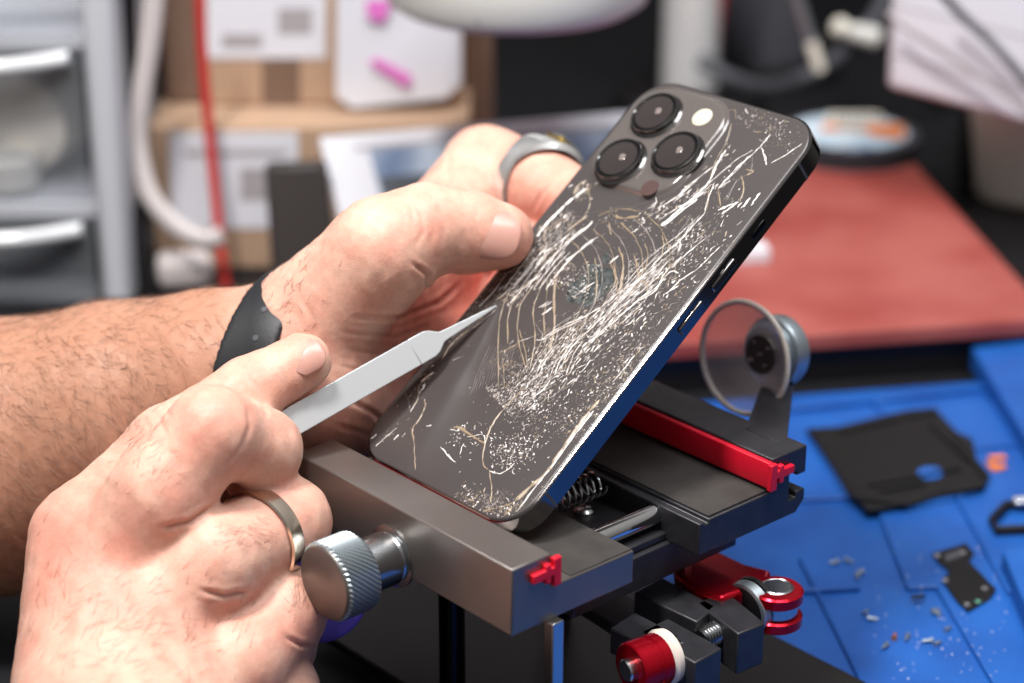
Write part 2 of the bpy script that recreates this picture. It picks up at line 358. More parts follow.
def build_cracks():
    m = MB()
    W_ = dict(z1=(560, 80, 5.693), z2=(680, 80, 5.253), z3=(500, 170, 5.693), z4=(600, 180, 5.256), z5=(440, 270, 5.693), z6=(540, 270, 5.693), z7=(350, 360, 6.208), z8=(440, 380, 4.556))
    def ribbon(P, w, h=.2, sl=0):      # P in glass coordinates
        P = [np.array(p, float) for p in P]; n = len(P)
        vs = []; fs = []
        for i, p in enumerate(P):
            d = P[min(i+1, n-1)]-P[max(i-1, 0)]; d = d/(np.linalg.norm(d)+1e-9); q = np.array([-d[1], d[0]])
            ww = (w[i] if hasattr(w, '__len__') else w)*.5
            a, b = p-q*ww, p+q*ww
            vs += [PL(a[0], a[1], h), PL(p[0], p[1], h+.05+ww*.35), PL(b[0], b[1], h)]
        for i in range(n-1):
            k = 3*i; fs += [(k, k+1, k+4, k+3), (k+1, k+2, k+5, k+4)]
        m.slot(sl).add(vs, fs)
    def inside(x, y): 
        if not (1 < x < PW-1 and 1 < y < PH-1): return False
        r = 11.5
        for cx, sx in ((r, -1), (PW-r, 1)):
            for cy, sy in ((r, -1), (PH-r, 1)):
                if (x-cx)*sx > 0 and (y-cy)*sy > 0 and math.hypot(x-cx, y-cy) > r-1: return False
        return True
    def island(x, y): return 2 < x < 39.5 and y > PH-41
    def line(win, pts, w=.3, sl=0, jit=.12, k=5):
        x0, y0, s = W_[win] if win else (0, 0, 1)
        P = [plx(x0+a/s, y0+b/s, .2) for a, b in pts]
        P = smoothpath([V3(p[0], p[1], 0) for p in P], k) if len(P) > 2 else [V3(*P[0], 0)+(V3(*P[1], 0)-V3(*P[0], 0))*t for t in np.linspace(0, 1, 7)]
        Q = []; ws = []
        for i, p in enumerate(P):
            j = RNG.randn(2)*jit*.6; x, y = p[0]+j[0], p[1]+j[1]
            if not inside(x, y):
                if len(Q) > 1: ribbon(Q, ws, .2, sl)
                Q = []; ws = []; continue
            Q.append((x, y)); ws.append(w*(.8 if sl == 0 else 1.1)*(.35+1.0*RNG.rand())*(.5 if i in (0, len(P)-1) else 1))
        if len(Q) > 1: ribbon(Q, ws, .2 if not island(*Q[0]) else .2, sl)
    # --- traced main cracks
    Wt, G, Ft = 0, 1, 2
    # z3: band from under the camera to the thumb and the long light streaks
    line('z3', [(500, 100), (430, 150), (370, 200), (330, 240), (260, 310), (210, 380)], .9, 0); line('z3', [(490, 60), (440, 95), (420, 140)], .8, 1)
    line('z3', [(500, 110), (512, 170), (500, 230), (460, 290), (420, 320)], .3, 1); line('z3', [(500, 260), (440, 300), (380, 350)], .8, 1)
    line('z3', [(320, 245), (270, 310), (250, 380), (260, 420)], .35, 1)
    for (a, b, c2, d2, w) in ((530, 290, 400, 400, .55), (520, 300, 340, 440, .35), (470, 330, 300, 500, .4), (400, 360, 250, 470, .5), (440, 350, 280, 560, .35), (560, 380, 460, 450, .45), (530, 400, 400, 500, .5), (400, 500, 320, 600, .45), (300, 440, 210, 540, .5), (370, 380, 260, 570, .4)):
        line('z3', [(a, b), ((a+c2)/2+RNG.randn()*5, (b+d2)/2+RNG.randn()*5), (c2, d2)], w, 0)
    for x0 in (60, 110, 150, 190, 230, 260, 300):
        line('z3', [(x0+140, 440+x0*.1), (x0+50, 560), (x0-40, 680)], .35+.2*RNG.rand(), 0)
    line('z3', [(0, 640), (40, 590), (90, 560), (160, 540)], .5, 1); line('z3', [(0, 570), (50, 540)], .4, 0); line('z3', [(315, 335), (350, 300)], .5, 0)
    line('z3', [(600, 360), (560, 380), (540, 330), (560, 300)], .2, 2); line('z3', [(620, 300), (630, 370)], .4, 1); line('z3', [(655, 262), (700, 275), (790, 262)], .7, 1); line('z3', [(560, 262), (620, 235), (700, 220), (790, 235)], .3, 1)
    line('z3', [(630, 520), (680, 485)], .4, 0); line('z3', [(750, 355), (790, 335)], .5, 0)
    for pts in (((540, 400), (620, 420), (690, 470), (790, 480)), ((560, 380), (680, 380), (790, 410)), ((540, 430), (640, 500), (680, 600), (690, 683))): line('z3', pts, .12, 2)
    line('z3', [(675, 440), (700, 520), (690, 620), (680, 683)], .35, 1); line('z3', [(770, 500), (785, 600)], .3, 1); line('z3', [(630, 530), (655, 600), (665, 683)], .25, 1); line('z3', [(540, 500), (552, 600), (552, 683)], .3, 1)
    # z4: arcs left, streaks up to the flash
    for pts, w in ((((98, 350), (122, 440), (120, 530), (95, 600)), .32), (((60, 420), (85, 500), (90, 590)), .28), (((180, 395), (205, 470), (200, 520)), .3), (((235, 330), (252, 400), (235, 480)), .3), (((325, 290), (335, 340), (325, 390)), .35), (((220, 520), (250, 560), (245, 610)), .3), (((110, 560), (130, 590)), .2), (((385, 410), (395, 470), (400, 540)), .15)): line('z4', pts, w, 1)
    line('z4', [(510, 0), (440, 60), (370, 110), (300, 150)], .5, 0); line('z4', [(590, 20), (520, 80), (440, 130), (370, 170), (310, 210)], .45, 0)
    line('z4', [(560, 60), (460, 120), (380, 190), (320, 240)], .9, 0); line('z4', [(510, 100), (420, 170), (330, 245)], .7, 0); line('z4', [(600, 10), (560, 130), (545, 180), (480, 250), (430, 310), (390, 345), (325, 400), (220, 510), (150, 590), (70, 683)], .4, 0)
    line('z4', [(545, 180), (470, 250), (430, 310)], .35, 0); line('z4', [(480, 190), (420, 270), (390, 340)], .2, 2)
    line('z4', [(430, 400), (340, 490), (290, 580), (180, 650), (150, 683)], .4, 0); line('z4', [(560, 300), (440, 400), (380, 460)], .45, 0)
    line('z4', [(690, 0), (620, 45)], .45, 0); line('z4', [(720, 0), (650, 110)], .2, 2); line('z4', [(750, 0), (755, 50), (735, 110)], .35, 1); line('z4', [(620, 50), (635, 140)], .3, 1)
    line('z4', [(790, 90), (740, 150)], .55, 0); line('z4', [(840, 70), (800, 120)], .5, 0); line('z4', [(720, 120), (640, 180)], .9, 0); line('z4', [(520, 460), (420, 530), (350, 600)], .45, 0)
    line('z4', [(630, 350), (560, 420), (520, 460)], .4, 0)
    line('z4', [(10, 660), (60, 620), (150, 560), (220, 515)], .35, 0); line('z4', [(50, 440), (95, 400)], .5, 0)
    # z2
    line('z2', [(640, 335), (560, 390), (480, 435)], .42, 0); line('z2', [(425, 355), (445, 400), (455, 445)], .55, 0)
    line('z2', [(475, 285), (430, 340), (380, 390), (300, 460), (200, 570)], .45, 0); line('z2', [(380, 370), (280, 430), (180, 520), (60, 610)], .45, 0); line('z2', [(360, 400), (300, 470), (210, 560)], .4, 0); line('z2', [(170, 455), (90, 520), (0, 590)], .45, 0)
    line('z2', [(270, 230), (240, 330), (190, 420), (160, 520), (140, 680)], .3, 1); line('z2', [(380, 400), (370, 480), (300, 530), (240, 640)], .22, 2)
    line('z2', [(320, 505), (335, 570), (315, 640)], .42, 1); line('z2', [(350, 470), (385, 480), (350, 500)], .7, 1); line('z2', [(200, 570), (212, 660)], .35, 1)
    line('z2', [(310, 640), (240, 665), (200, 683)], .8, 0); line('z2', [(370, 620), (330, 670)], .5, 0); line('z2', [(415, 595), (375, 660)], .5, 0); line('z2', [(240, 370), (200, 430), (150, 540), (90, 600), (20, 660)], .8, 0)
    line('z2', [(440, 350), (540, 345), (600, 330)], .12, 2); line('z2', [(250, 160), (290, 160), (290, 200)], .2, 1); line('z2', [(475, 230), (470, 280)], .2, 1)
    # z5 fan of arcs below the streaks
    for pts, w, sl in ((((500, 15), (400, 120), (350, 240), (330, 400), (335, 680)), .3, 1), (((560, 20), (450, 130), (390, 250), (385, 420)), .33, 1), (((590, 30), (500, 130), (450, 230), (445, 400), (490, 560)), .3, 1), (((600, 40), (545, 170), (530, 250), (540, 400), (510, 570)), .33, 1), (((665, 30), (650, 160), (655, 300), (630, 460)), .35, 1), (((610, 60), (605, 180), (590, 290), (600, 370)), .25, 1), (((450, 340), (480, 440), (500, 570)), .22, 1), (((540, 400), (600, 390), (680, 340), (797, 290)), .4, 0), (((440, 410), (530, 380)), .3, 0), (((370, 460), (440, 420)), .4, 1), (((355, 500), (365, 600), (365, 680)), .2, 1), (((540, 300), (590, 380)), .2, 2)): line('z5', pts, w, sl)
    line('z5', [(350, 150), (440, 60), (490, 20)], .45, 0); line('z5', [(400, 190), (470, 110), (580, 20)], .5, 0); line('z5', [(560, 215), (620, 180)], .45, 0); line('z5', [(580, 255), (640, 210)], .55, 0)
    line('z5', [(10, 510), (50, 440), (110, 380), (160, 340)], .45, 1); line('z5', [(330, 210), (260, 275), (190, 330)], .5, 0); line('z5', [(170, 200), (260, 110), (340, 10)], .4, 1); line('z5', [(220, 210), (300, 130), (380, 20)], .45, 0)
    for k in range(9):
        x = 560+k*26; line('z5', [(x+30+k*3, 330-k*6), (x+12, 420), (x-30-k*4, 500+k*3)], .22, 1)
    for k in range(7):
        x = 550+k*36+RNG.randn()*9; line('z5', [(x+60, 440-k*7), (x, 520-k*5), (x-40, 600)], .22+.2*RNG.rand(), 0)
    # z6
    for pts, w in ((((790, 20), (740, 10), (660, 100), (560, 170), (480, 240), (400, 310), (240, 440)), .5), (((640, 0), (560, 60), (470, 150), (400, 230), (300, 320), (190, 430), (120, 520)), .4), (((310, 70), (250, 110), (195, 150)), .6), (((430, 140), (390, 180), (260, 260), (110, 330), (0, 400)), .45), (((790, 90), (700, 140)), .5), (((540, 480), (480, 560), (410, 640)), .5)): line('z6', pts, w, 0)
    line('z6', [(315, 0), (325, 80), (310, 200)], .45, 1); line('z6', [(90, 20), (75, 150), (80, 330), (50, 460)], .35, 1); line('z6', [(420, 0), (440, 120)], .3, 1); line('z6', [(475, 0), (460, 90), (430, 150)], .35, 1); line('z6', [(555, 0), (570, 50), (610, 80), (610, 120)], .3, 1)
    line('z6', [(20, 260), (30, 400)], .3, 1); line('z6', [(10, 215), (70, 180)], .4, 0); line('z6', [(20, 250), (65, 220)], .4, 0)
    # z7, z8 lower glass
    line('z7', [(520, 75), (470, 120), (430, 160), (420, 240), (375, 320)], .3, 1); line('z7', [(520, 75), (440, 135)], .9, 0); line('z7', [(460, 240), (465, 290), (420, 380), (390, 430), (400, 560), (405, 680)], .38, 1)
    line('z7', [(410, 265), (375, 320)], .4, 0); line('z7', [(290, 420), (220, 480), (160, 535)], .3, 0); line('z7', [(165, 460), (125, 495)], .6, 0); line('z7', [(300, 465), (270, 495)], .5, 0); line('z7', [(475, 410), (510, 405)], .5, 0); line('z7', [(340, 200), (365, 260), (370, 310)], .2, 2)
    line('z7', [(560, 540), (610, 590), (655, 640)], .35, 0); line('z7', [(680, 410), (740, 460), (800, 500)], .5, 1); line('z7', [(620, 430), (680, 440)], .4, 0)
    line('z8', [(380, 40), (300, 120), (240, 200), (205, 290), (195, 380), (225, 415)], .45, 1); line('z8', [(205, 290), (150, 260), (90, 220), (60, 215)], .5, 1); line('z8', [(205, 290), (195, 250), (120, 260)], .35, 0)
    line('z8', [(225, 415), (280, 425), (340, 380)], .5, 0); line('z8', [(225, 415), (235, 500), (230, 560)], .3, 1); line('z8', [(10, 310), (40, 350), (70, 375)], .4, 0); line('z8', [(105, 290), (90, 340)], .3, 0)
    line('z8', [(727, 90), (650, 180), (560, 310), (500, 400), (430, 470), (340, 550)], 1.0, 1); line('z8', [(700, 140), (600, 270), (520, 380), (440, 480), (350, 600)], .7, 0); line('z8', [(60, 545), (150, 600), (230, 590), (330, 560), (400, 510)], .5, 1)
    for k in range(22):
        a = math.radians(200+k*7); x0, y0 = 232, 480; r0 = 30+RNG.rand()*30; r1 = 80+RNG.rand()*50
        line('z8', [(x0+r0*math.cos(a), y0-r0*math.sin(a)*.9), (x0+r1*math.cos(a), y0-r1*math.sin(a))], .12, 2)
    # faint arcs behind
    for k in range(14):
        line(None, [(470+k*3, 395-k*2), (478+k*3, 372-k*2), (490+k*4, 345)], .1, 2)
    for k in range(7):
        x = 566+k*13.5; y = 236-k*3.5
        line(None, [(x, y), (x+14, y+14), (x+22, y+34), (x+21, y+56), (x+10, y+82-k*3), (x-4-k, y+104-k*6)], .24+.1*RNG.rand(), 1 if k % 2 == 0 else 2)
    for k in range(6):
        x = 700-k*9; y = 215+k*14
        line(None, [(x, y), (x-22, y+20), (x-50, y+42), (x-76, y+70)], .2+.12*RNG.rand(), 0)
    for k in range(5): line(None, [(545+k*26, 222-k*4), (575+k*26, 216-k*5), (600+k*24, 226-k*6)], .12, 2)
    # --- scattered shards
    def scatter(a, b, n, spread, ln, ang, w=.35, gold=.2, angj=.35, pw=1.0):
        for _ in range(n):
            t = RNG.rand()**pw; q = RNG.randn()*spread
            dx, dy = b[0]-a[0], b[1]-a[1]; L_ = math.hypot(dx, dy)
            px, py = a[0]+dx*t-dy/L_*q, a[1]+dy*t+dx/L_*q
            x, y = plx(px, py, .2)
            an = ang+RNG.randn()*angj; l = ln*(.25+RNG.exponential(.55)); ww = w*(.35+.45*RNG.exponential(1)); ww = min(ww, .6)
            if RNG.rand() < .3: l *= .35; ww = min(ww*1.7, .75)
            x2, y2 = x+math.cos(an)*l, y+math.sin(an)*l
            if not (inside(x, y) and inside(x2, y2)) or island(x, y): continue
            xm, ym = (x+x2)/2+RNG.randn()*.15*l, (y+y2)/2+RNG.randn()*.15*l
            r = RNG.rand(); ribbon([(x, y), (xm, ym), (x2, y2)], [ww*.3, ww, ww*.3], .2, 1 if r < gold else (2 if r < gold+.42 else 0))
    def A(p, q):                      # direction in glass coordinates of a photo direction
        a = plx(*p); b = plx(*q); return math.atan2(b[1]-a[1], b[0]-a[0])
    s1 = A((560, 400), (640, 320))
    scatter((500, 405), (700, 225), 2200, 11, .9, s1, .14, .1, .5, 1.7); scatter((560, 440), (660, 330), 900, 12, .6, s1, .14, .2, 1.2); scatter((540, 350), (650, 270), 260, 8, 2.6, s1, .12, .1, .08); scatter((505, 300), (570, 215), 500, 8, 1.8, s1, .14, .2, .15)
    scatter((518, 405), (708, 235), 750, 11, 1.3, s1, .27, .2, .35, 1.8); scatter((522, 402), (645, 305), 500, 10, 1.9, s1, .3, .12, .2)
    scatter((530, 370), (660, 270), 260, 6, 3.2, s1, .26, .05, .1); scatter((600, 400), (730, 240), 350, 12, 1.2, s1, .35, .3, .6)
    scatter((560, 430), (650, 350), 350, 12, 1.0, s1, .4, .35, 1.0); scatter((500, 460), (560, 400), 260, 13, .9, s1, .35, .1, 1.2)
    scatter((490, 455), (530, 450), 200, 9, .9, s1, .4, .0, 1.5); scatter((525, 520), (640, 375), 450, 3.5, 1.1, s1, .5, .55, .5)
    scatter((455, 495), (520, 515), 330, 7, .9, s1, .45, .4, 1.5); scatter((452, 430), (480, 450), 70, 8, .9, s1, .35, .1, 1.2)
    scatter((730, 110), (785, 130), 170, 7, 1.0, s1, .35, .35, 1.4); scatter((765, 140), (800, 140), 60, 6, .9, s1, .35, .3, 1.4)
    scatter((735, 150), (700, 200), 60, 12, 1.4, s1, .35, .2, .4); scatter((640, 225), (690, 190), 120, 5, 1.6, s1, .5, .2, .3)
    scatter((575, 200), (595, 175), 120, 4, .9, s1, .5, .5, 1.5); scatter((500, 305), (565, 215), 330, 7, 1.5, s1, .4, .5, .5)
    scatter((440, 330), (500, 290), 160, 6, 1.2, s1, .4, .6, .6); scatter((553, 285), (572, 262), 160, 6, .9, s1, .4, .3, 1.5); scatter((575, 300), (592, 262), 160, 6, .7, s1, .4, .1, 1.5)
    scatter((500, 350), (520, 380), 80, 5, .9, s1, .4, .6, 1.5); scatter((600, 215), (650, 235), 60, 5, .9, s1, .4, .4, .8)
    scatter((420, 420), (380, 440), 30, 8, .8, s1, .3, .3, 1.0); scatter((430, 360), (415, 400), 50, 5, .8, s1, .35, .4, 1.0)
    scatter((655, 300), (735, 195), 200, 9, 1.2, s1, .3, .25, .5); scatter((480, 420), (620, 340), 160, 25, .8, s1, .25, .2, 1.0)
    m.recalc = False
    m.build('crack_network', ['crack', 'crack2', 'crack3'], PGLASS, smooth=0, label='white and tan web of broken glass')
build_cracks()
#@@ END
#@@ SECTION clamp
def build_clamp():
    c = thing('phone_repair_clamp', L(-45, 55, -83), 'dark grey metal phone repair clamp with two jaws holding the broken smartphone', 'clamp')
    def ext(prof, a0, a1):            # (b,z) profile extruded along the jaw
        m = MB(); m.prism([L(a0, b, z) for b, z in prof], U*(a1-a0)); return m
    # front jaw
    fj = ext([(0, 0), (13.6, 0), (13.6, -3), (10.8, -3), (10.8, -6.2), (13.6, -6.2), (13.6, -9.6), (43.4, -9.6), (43.4, -19.4), (0, -19.4)], -92, 0).build('front_jaw', 'jaw', c, bevel=.45)
    ext([(21, -9.7), (43.0, -9.7), (43.0, -9.2), (21, -9.2)], -90, -.6).build('rubber_pad', 'pad', fj, bevel=.2)
    def strip(sgn, b0, a0, a1, nm, par):
        hi = -5.0 if sgn > 0 else -.7
        pr = [(-4.2, -3.7), (-1.6, -3.7), (-1.6, -2.0), (-.6, -2.0), (-.6, -3.7), (0, -3.7), (0, hi), (1.7, hi), (2.3, -4.6), (1.7, -8.6), (0, -8.6), (0, -5.5), (-.6, -5.5), (-.6, -7.0), (-1.6, -7.0), (-1.6, -5.5), (-4.2, -5.5)]
        st = ext([(b0+sgn*b, z) for b, z in pr], a0, a1-1.6).build(nm, 'silicone', par, bevel=.25, label='red silicone gripping strip')
        pe = [(-7.5, -5.9), (-3.2, -5.9), (-3.2, -7.4), (-1.4, -7.4), (-1.4, -5.6), (-.4, -5.6), (-.4, -9.0), (2.2, -9.0), (2.2, -.9), (-.4, -.9), (-.4, -3.4), (-1.4, -3.4), (-1.4, -2.0), (-3.2, -2.0), (-3.2, -3.4), (-7.5, -3.4)]
        ext([(b0+sgn*b, z) for b, z in pe], a1-1.7, a1).build('strip_end', 'silicone', st, bevel=.25)
    strip(1, 13.6, -90, 1.6, 'grip_strip', fj)
    # knob
    kc = onplane(392, 556, K, Vv); a_, b_, z_ = (kc-K) @ U, 0, (kc-K)[2]
    ko = L(a_, 0, z_)
    m = MB(); m.lathe(ko, -Vv, [(-.5, 9.0), (.4, 9.0), (.8, 7.2), (1.6, 7.0), (2.0, 7.6), (10.5, 7.6), (10.8, 7.2), (12, 7.2)], 48)
    kn = m.build('knob_shaft', 'steel', c)
    m = MB(); n = 46; prof = []; vs = []; fs = []; ax = -Vv; x = U; y = Z; rows = 13
    for r_ in range(rows+1):
        al = 11.8+r_*10.8/rows
        for i in range(n*2):
            t = math.pi*i/n; ri = 10.9+(.34 if (i+r_) % 2 == 0 else -.14)
            if r_ in (0, rows): ri = 10.4
            vs.append(ko+ax*al+(x*math.cos(t)+y*math.sin(t))*ri)
    N2 = n*2
    for r_ in range(rows):
        for i in range(N2):
            j = (i+1) % N2; fs.append((r_*N2+i, r_*N2+j, (r_+1)*N2+j, (r_+1)*N2+i))
    m.add(vs, fs)
    kb = m.build('knurled_knob', 'knob', c, smooth=0)
    m = MB(); m.lathe(ko+ax*11.8, ax, [(0, 10.4), (.1, 10.4)], 64); m.lathe(ko+ax*22.4, ax, [(0, 10.5), (.5, 10.3), (.9, 9.7), (.95, .1)], 64); m.build('knob_cap', 'knobface', kb, label='flat turned end face')
    # rear jaw
    rj = ext([(68.5, -10.6), (70.6, -10.6), (70.6, -11.4), (72.2, -11.4), (72.2, -10.2), (97.3, -10.2), (97.3, -6.2), (100, -6.2), (100, -3), (97.3, -3), (97.3, 0), (111.8, 0), (111.8, -8.5), (108, -8.5), (108, -7.2), (105, -7.2), (105, -15.4), (108, -15.4), (108, -13.6), (111.8, -13.6), (111.8, -17.0), (108.5, -20.4), (68.5, -20.4)], -92, 0).build('rear_jaw', 'jaw_dark', c, bevel=.4)
    ext([(73, -10.3), (96.2, -10.3), (96.2, -9.6), (73, -9.6)], -90, -1).build('rubber_pad', 'pad', rj, bevel=.2)
    strip(-1, 97.3, -90, 1.8, 'grip_strip', rj)
    # guide rods, centre body, spring, screw
    for a in (-17.5, -74):
        m = MB(); m.lathe(L(a, 36, -14.2), Vv, [(0, 3.0), (33, 3.0)], 32); m.build('guide_rod', 'chrome', c)
    m = MB(); m.prism([L(a, b, -20.3) for a, b in ((-92, 44), (-12.6, 44), (-12.6, 70), (-92, 70))], Z*2.4); m.prism([L(a, b, -31) for a, b in ((-80, 32), (-11, 32), (-11, 96), (-80, 96))], Z*10.6); m.build('centre_body', 'jaw_dark', c, bevel=.5)
    sc = onz(584, 512, K[2]-17.6); m = MB(); m.lathe(sc, Z, [(-.3, 3.2), (.8, 3.1), (1.5, 2.3), (1.7, .05)], 32)
    for t in (0.4, 0.4+math.pi/2):
        d = V3(math.cos(t), math.sin(t), 0); e = np.cross(Z, d); m.box(sc+Z*1.55-d*1.9-e*.35, d*3.8, e*.7, Z*.25)
    m.build('screw', 'steel', c)
    m = MB(); so = at(551, 502, 612); pts = []
    for i in range(160):
        t = i/159; ang = t*2*math.pi*10; pts.append(so+Vv*(t*24-6)+U*math.cos(ang)*3.6+Z*math.sin(ang)*3.6)
    m.tube(pts, .4, 6); m.build('spring', 'steel', c)
    # support posts
    q = onplane(549, 640, L(0, 12, 0), Vv); a = (q-K) @ U
    m = MB(); m.box(L(a-2, 12, -74), U*3.4, Vv*4, Z*54.7); m.build('support_post', 'steel', c, bevel=.3)
    q = onplane(681, 580, L(0, 82, 0), Vv); a = (q-K) @ U
    m = MB(); m.box(L(a-1.5, 82, -74), U*3, Vv*3, Z*53.7); m.build('support_post', 'steel', c, bevel=.3)
    q = onplane(452, 640, L(0, 25, 0), Vv); a = (q-K) @ U
    m = MB(); m.lathe(L(a, 25, -74), Z, [(0, 3.8), (54.6, 3.8)], 32); m.build('support_post', 'chrome_dk', c)
    q = onplane(478, 640, L(0, 82, 0), Vv)
    m = MB(); m.lathe(L(-70, 82, -74), Z, [(0, 3.8), (54.6, 3.8)], 32); m.build('support_post', 'chrome_dk', c)
    # base plate
    pts = [L(a, b, -78.4) for a, b in ((-125, 22), (30, 22), (30, 125), (-125, 125))]
    m = MB(); m.prism(pts, Z*3); m.build('base_plate', 'base', c, bevel=.8)
    for a, b in ((-118, 28), (24, 28), (24, 118), (-118, 118)):
        m = MB(); m.lathe(L(a, b, -80.3), Z, [(0, 4), (2.0, 4)], 24); m.build('rubber_foot', 'black', c)
    return c
CLAMP = build_clamp()
def build_swing_arm():
    # lower linkage: its members lie about 50 mm under the jaw tops
    zt = K[2]-38
    t = thing('locking_arm', onz(700, 620, zt-36), 'dark locking arm with red anodised joints and knurled nuts under the clamp jaws', 'clamp arm')
    def bar(pts, h, nm='arm_bar', mt='jaw_dark', z=zt, lab=None):
        m = MB(); m.prism([onz(x, y, z) for x, y in pts], -Z*h); return m.build(nm, mt, t, bevel=.5, label=lab)
    bar([(634, 592), (662, 577), (716, 606), (697, 622)], 7); bar([(697, 603), (725, 590), (765, 623), (738, 634)], 13)
    bar([(610, 628), (635, 612), (680, 636), (655, 650)], 8); bar([(640, 632), (668, 618), (722, 648), (695, 663)], 12)
    bar([(575, 600), (612, 585), (700, 640), (660, 655)], 4, z=zt-12)
    m = MB(); a = onz(700, 640, zt-4.5); b = onz(728, 626, zt-4.5); d = unit(b-a); n = 14
    m.lathe(a, d, [(i*.55, 3.4 if i % 2 else 2.7) for i in range(n*2)], 24); m.build('threaded_rod', 'steel', t)
    # silver knurled nut with rubber edge
    o = onz(743, 611, zt-5)
    m = MB(); m.lathe(o, Vv, [(0, 7.0), (.4, 7.9), (3.2, 8.3), (3.6, 7.9)], 48); m.lathe(o+Vv*3.7, Vv, [(0, 8.6), (1.5, 8.6), (1.8, 8.0)], 48); 
    m.f = m.f; nb = len(m.f)//2; m.m = [0]*nb+[1]*(len(m.f)-nb); m.build('nut', ['knob', 'black'], t)
    # red fork joint
    c1 = onz(777, 588, zt+1.5)
    def disc(zc, h, r, mt, nm, lab=None):
        m = MB(); m.lathe(V3(c1[0], c1[1], zc), Z, [(0, r-.6), (.5, r), (h-.5, r), (h, r-.6), (h+.02, .1)], 48); return m.build(nm, mt, t, label=lab)
    disc(zt-2.2, 3.7, 7.6, 'red_metal', 'joint_disc', 'red anodised'); disc(zt-9.8, 3.6, 7.6, 'red_metal', 'joint_disc', 'red anodised'); disc(zt-6.2, 4.0, 6.2, 'steel', 'joint_washer'); disc(zt+1.4, .7, 4.7, 'steel', 'pivot_cap')
    m = MB(); m.prism([onz(x, y, zt+1.3) for x, y in ((672, 545), (700, 545), (722, 552), (745, 563), (772, 570), (764, 592), (742, 590), (722, 598), (698, 590), (676, 574))], -Z*7); m.build('fork', 'red_metal', t, bevel=1.4, segs=3, label='red anodised')
    # red knurled nut with white collar
    o = onz(669, 655, zt-3); ax = unit(onz(612, 676, zt-3)-o); SC = 1.14
    m = MB(); m.lathe(o, ax, [(0, 6.4), (.3, 7.6), (2.2, 7.9), (3.2, 7.0)], 40); m.build('collar', 'cup_rim', t, label='white plastic')
    m = MB(); N_ = 60; vs = []; fs = []; pr = [(3.0, 5.6), (3.5, 6.3), (6, 6.3), (6.5, 5.9), (7.5, 5.9), (8, 6.3), (12.5, 6.3), (13, 5.9)]
    for al, r in pr:
        for i in range(N_):
            th = 2*math.pi*i/N_; y_ = unit(np.cross(ax, Z)); x_ = np.cross(y_, ax); rr = r*SC+(.12 if i % 2 else 0); vs.append(o+ax*al+(x_*math.cos(th)+y_*math.sin(th))*rr)
    for k in range(len(pr)-1):
        for i in range(N_):
            j = (i+1) % N_; fs.append((k*N_+i, k*N_+j, (k+1)*N_+j, (k+1)*N_+i))
    fs += [tuple(range(N_))[::-1], tuple((len(pr)-1)*N_+i for i in range(N_))]
    m.add(vs, fs); m.build('knurled_nut', 'red_metal', t, label='red anodised')
    m = MB(); m.lathe(o+ax*-4, ax, [(0, 3.2), (18.5, 3.2), (19, 2.8)], 32); m.build('shaft', 'steel', t)
    # leg carrying the arm on the base plate
    q = onz(700, 640, zt-14); m = MB(); m.lathe(V3(q[0], q[1], 8.2), Z, [(0, 5), (1, 4), (q[2]-8.2+.5, 4)], 32); m.build('pillar', 'chrome_dk', t)
    return t
build_swing_arm()
def build_suction():
    foot = onz(772, 437, K[2]+.1)
    t = thing('suction_cup_holder', foot, 'clear round suction cup on a short dark bracket standing on the rear jaw', 'suction cup')
    ctr = at(744, 358, 672); ax = unit(C2W @ unit(V3(.74, .14, -.66)))
    R_ = 17.6
    m = MB(); m.lathe(ctr, ax, [(0, R_), (.7, R_-.1), (3.4, 13.6), (6.4, 8.2), (8.2, 6.2), (8.2, 5.6), (5.8, 7.4), (2.8, 12.8), (.2, R_-.9)], 64, closed_ends=False)
    cup = m.build('cup', 'cup', t, label='clear silicone cup')
    m = MB(); P = [ctr+(np.cos(a)*unit(np.cross(ax, Z))+np.sin(a)*np.cross(unit(np.cross(ax, Z)), ax))*(R_-.2) for a in np.linspace(0, 2*math.pi, 73)]
    m.tube(P, .9, 8); m.build('rim', 'cup_rim', cup, label='pale thick rim')
    m = MB(); m.lathe(ctr+ax*7.4, ax, [(0, 6.0), (.3, 6.2), (1.6, 6.2)], 48); hub = m.build('hub', 'knobface', t)
    x_ = unit(np.cross(ax, Z)); y_ = np.cross(x_, ax)
    for i in range(5):
        p = ctr+ax*7.3+(x_*math.cos(i*1.5708+.7)+y_*math.sin(i*1.5708+.7))*(0 if i == 4 else 4.1)
        m = MB(); m.lathe(p, -ax, [(0, .9), (.35, .8), (.5, .05)], 16); m.build('stud', 'chrome', hub)
    m = MB(); m.lathe(ctr+ax*9, ax, [(0, 6.5), (.3, 8.5), (1.5, 9.6), (2.0, 9.2), (3.0, 9.2), (3.6, 10.8), (4.4, 11.2), (8.6, 11.2), (9.4, 10.6), (9.6, .1)], 56); m.build('back_plate', 'knob', t)
    # bracket
    top = ctr+ax*15-Z*9+Vv*2
    w = unit(U*.9+Vv*.2)
    m = MB()
    a = foot
    b0 = [a-U*9-Vv*2, a+U*4-Vv*2, a+U*4+Vv*2.5, a-U*9+Vv*2.5]; tt = V3(top[0], top[1], top[2]); b1 = [tt-U*4-Vv*2.5, tt+U*4.5-Vv*2.5, tt+U*4.5+Vv*2.5, tt-U*4+Vv*2.5]
    loft(m, [[p for p in b0], b1]); m.build('bracket', 'jaw_dark', t, bevel=.6)
    return t
build_suction()
